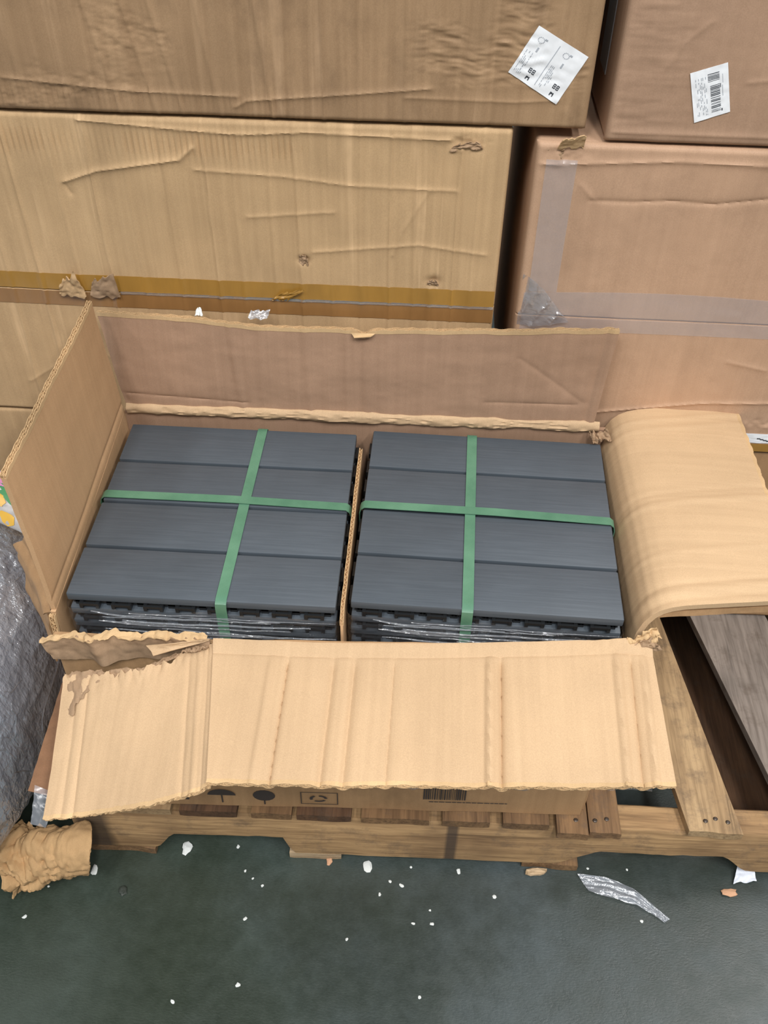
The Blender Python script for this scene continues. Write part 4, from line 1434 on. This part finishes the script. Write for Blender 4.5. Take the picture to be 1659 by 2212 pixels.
# ------------------------------------------------------------------ crumpled cardboard at the pallet's left corner
nu, nv = 120, 48
P = np.zeros((nu, nv, 3))
for i in range(nu):
    uu = i / (nu - 1)
    x = -0.313 + uu * 0.128
    cz = 0.050 + 0.024 * sm(0.2, 0.9, uu); cy = -0.232 + 0.006 * uu
    ry = 0.040 - 0.008 * uu; rz = 0.044 - 0.006 * uu
    for j in range(nv):
        hw = 0.58 * math.pi * math.sqrt(max(0.02, 1 - (max(0.0, uu - 0.80) / 0.205) ** 2))
        a = 0.78 * math.pi + (j / (nv - 1) * 2 - 1) * hw
        w = 1 + 0.42 * float(fbm(uu * 5 + 3, math.cos(a) * 1.6 + 5, 341)) * (1 - 0.75 * uu) + 0.30 * float(fbm(uu * 14, math.sin(a) * 6, 343)) * (1.12 - uu)
        P[i, j] = (x + 0.018 * math.sin(a * 2 + 1) * (1 - uu) + 0.004 * math.sin(a), cy + ry * w * math.cos(a), max(0.003, cz + rz * w * math.sin(a)))
v_, f_ = solid(P, 0.0022)
cr = obj('crumpled_cardboard', v_, f_, kraft('kraft_crumpled', (196, 160, 116), 'X', 0.16, 0.85, 0.15, 0.3), None, True, base=(-0.25, -0.23, 0))
tag(cr, 'crumpled curl of brown cardboard on the floor at the pallet corner', 'cardboard')

# ------------------------------------------------------------------ litter on the floor
o = scrap('plastic_scrap', FILM_M, None, [(0.492, -0.186, 0.004), (0.53, -0.189, 0.010), (0.57, -0.203, 0.008), (0.617, -0.243, 0.002)],
          [(0.508, -0.212, 0.002), (0.545, -0.222, 0.007), (0.572, -0.226, 0.006), (0.608, -0.248, 0.001)], 0.004, 351, 0.0005, 60, 26, 0.08)
tag(o, 'strip of clear crinkled plastic film lying on the dark floor', 'plastic')
o = scrap('paper_scrap', plain('white_paper', (226, 232, 244), 0.7), None, [(0.716, -0.186, 0.003), (0.750, -0.182, 0.004)], [(0.726, -0.158, 0.012), (0.748, -0.158, 0.010)], 0.003, 361, 0.0006, 20, 20, 0.06)
tag(o, 'crumpled piece of white paper on the floor under the beam at the right', 'paper')


def lump(name, x, y, r, mat, label, cat, group=None, sx=1.0, sy_=1.0, sz=0.6, rot=0.0, n=1, seed=0):
    bm = bmesh.new()
    bmesh.ops.create_icosphere(bm, subdivisions=2, radius=1.0)
    vs = []
    c, s = math.cos(rot), math.sin(rot)
    for v in bm.verts:
        w = 1 + 0.45 * float(vn(v.co.x * 1.7 + seed, v.co.y * 1.7 + v.co.z * 2.1, seed))
        a, b_ = v.co.x * r * sx * w, v.co.y * r * sy_ * w
        vs.append((x + a * c - b_ * s, y + a * s + b_ * c, max(0.0002, (v.co.z * w * 0.5 + 0.45) * r * sz)))
    bm.verts.index_update()
    f = [[q.index for q in g.verts] for g in bm.faces]
    bm.free()
    o = obj(name, vs, f, mat, None, False, base=(x, y, 0))
    tag(o, label, cat, group)
    return o


lump('wood_chip', 0.7075, -0.1995, 0.0085, CHIP, 'peach wood chip on the floor below the white paper', 'wood chip', sx=1.3, sy_=0.7, seed=3)
lump('wood_chip', 0.433, -0.187, 0.010, W_PALE, 'pale splinter of wood on the floor just in front of the beam', 'wood chip', sx=1.5, sy_=0.6, sz=1.0, rot=0.2, seed=5)
lump('wood_chip', 0.1335, -0.1875, 0.0065, CHIP, 'small curved peach chip on the floor before the beam centre', 'wood chip', sx=0.7, sy_=1.2, seed=7)
lump('foam_crumb', -0.0770, -0.1830, 0.0085, FOAM, 'largest white foam crumb, under the left notch of the beam', 'foam', sx=0.9, sy_=1.1, seed=9)
lump('foam_crumb', -0.2030, -0.2230, 0.0060, FOAM, 'white foam crumb on the floor beside the crumpled cardboard', 'foam', sx=0.7, sy_=1.4, seed=10)
lump('foam_crumb', 0.1885, -0.1930, 0.0065, FOAM, 'white foam crumb before the beam, by the small peach chip', 'foam', sx=0.9, sy_=1.2, seed=12)
lump('floor_bump', -0.154, -0.251, 0.0065, plain('dark_floor_bump', (58, 64, 58), 0.6), 'round dark stud in the floor at the left', 'stud', sz=0.8, seed=14)
FL = [(-0.003, -0.175), (0.147, -0.179), (0.013, -0.211), (0.026, -0.221), (0.041, -0.231), (0.209, -0.233), (0.024, -0.279), (0.168, -0.298), (0.029, -0.366),
      (-0.053, -0.392), (0.252, -0.190), (0.223, -0.213), (0.239, -0.218), (0.321, -0.192), (0.372, -0.226), (0.281, -0.251), (0.258, -0.271), (0.284, -0.270),
      (0.577, -0.248), (0.270, -0.367), (-0.282, -0.296), (-0.262, -0.251), (0.509, -0.176), (0.566, -0.174), (0.665, 0.02), (0.690, -0.02), (0.70, -0.06)]
for k, (x, y) in enumerate(FL):
    r = random.choice((0.0016, 0.0020, 0.0026))
    lump('foam_fleck', x, y, r, FOAM, 'tiny white fleck scattered on the dark floor', 'fleck', 'white flecks on the floor', sx=random.uniform(0.9, 1.6), rot=random.uniform(0, 3), seed=20 + k)

# loose bits lying on the top edge of the back flap
o = scrap('film_scrap', FILM_M, None, [(0.012, 0.1815, 0.6775), (0.036, 0.1815, 0.6775)], [(0.016, 0.1900, 0.6850), (0.040, 0.1900, 0.6870)], 0.002, 371, 0.0006, 20, 12)
tag(o, 'curled bit of clear tape on the top edge of the back flap', 'tape')
o = scrap('film_scrap', FOAM, None, [(-0.054, 0.1830, 0.6785), (-0.044, 0.1830, 0.6785)], [(-0.052, 0.1890, 0.6850), (-0.047, 0.1890, 0.6860)], 0.002, 375, 0.0008, 12, 8)
tag(o, 'little white foam bit on the top edge of the back flap', 'foam')
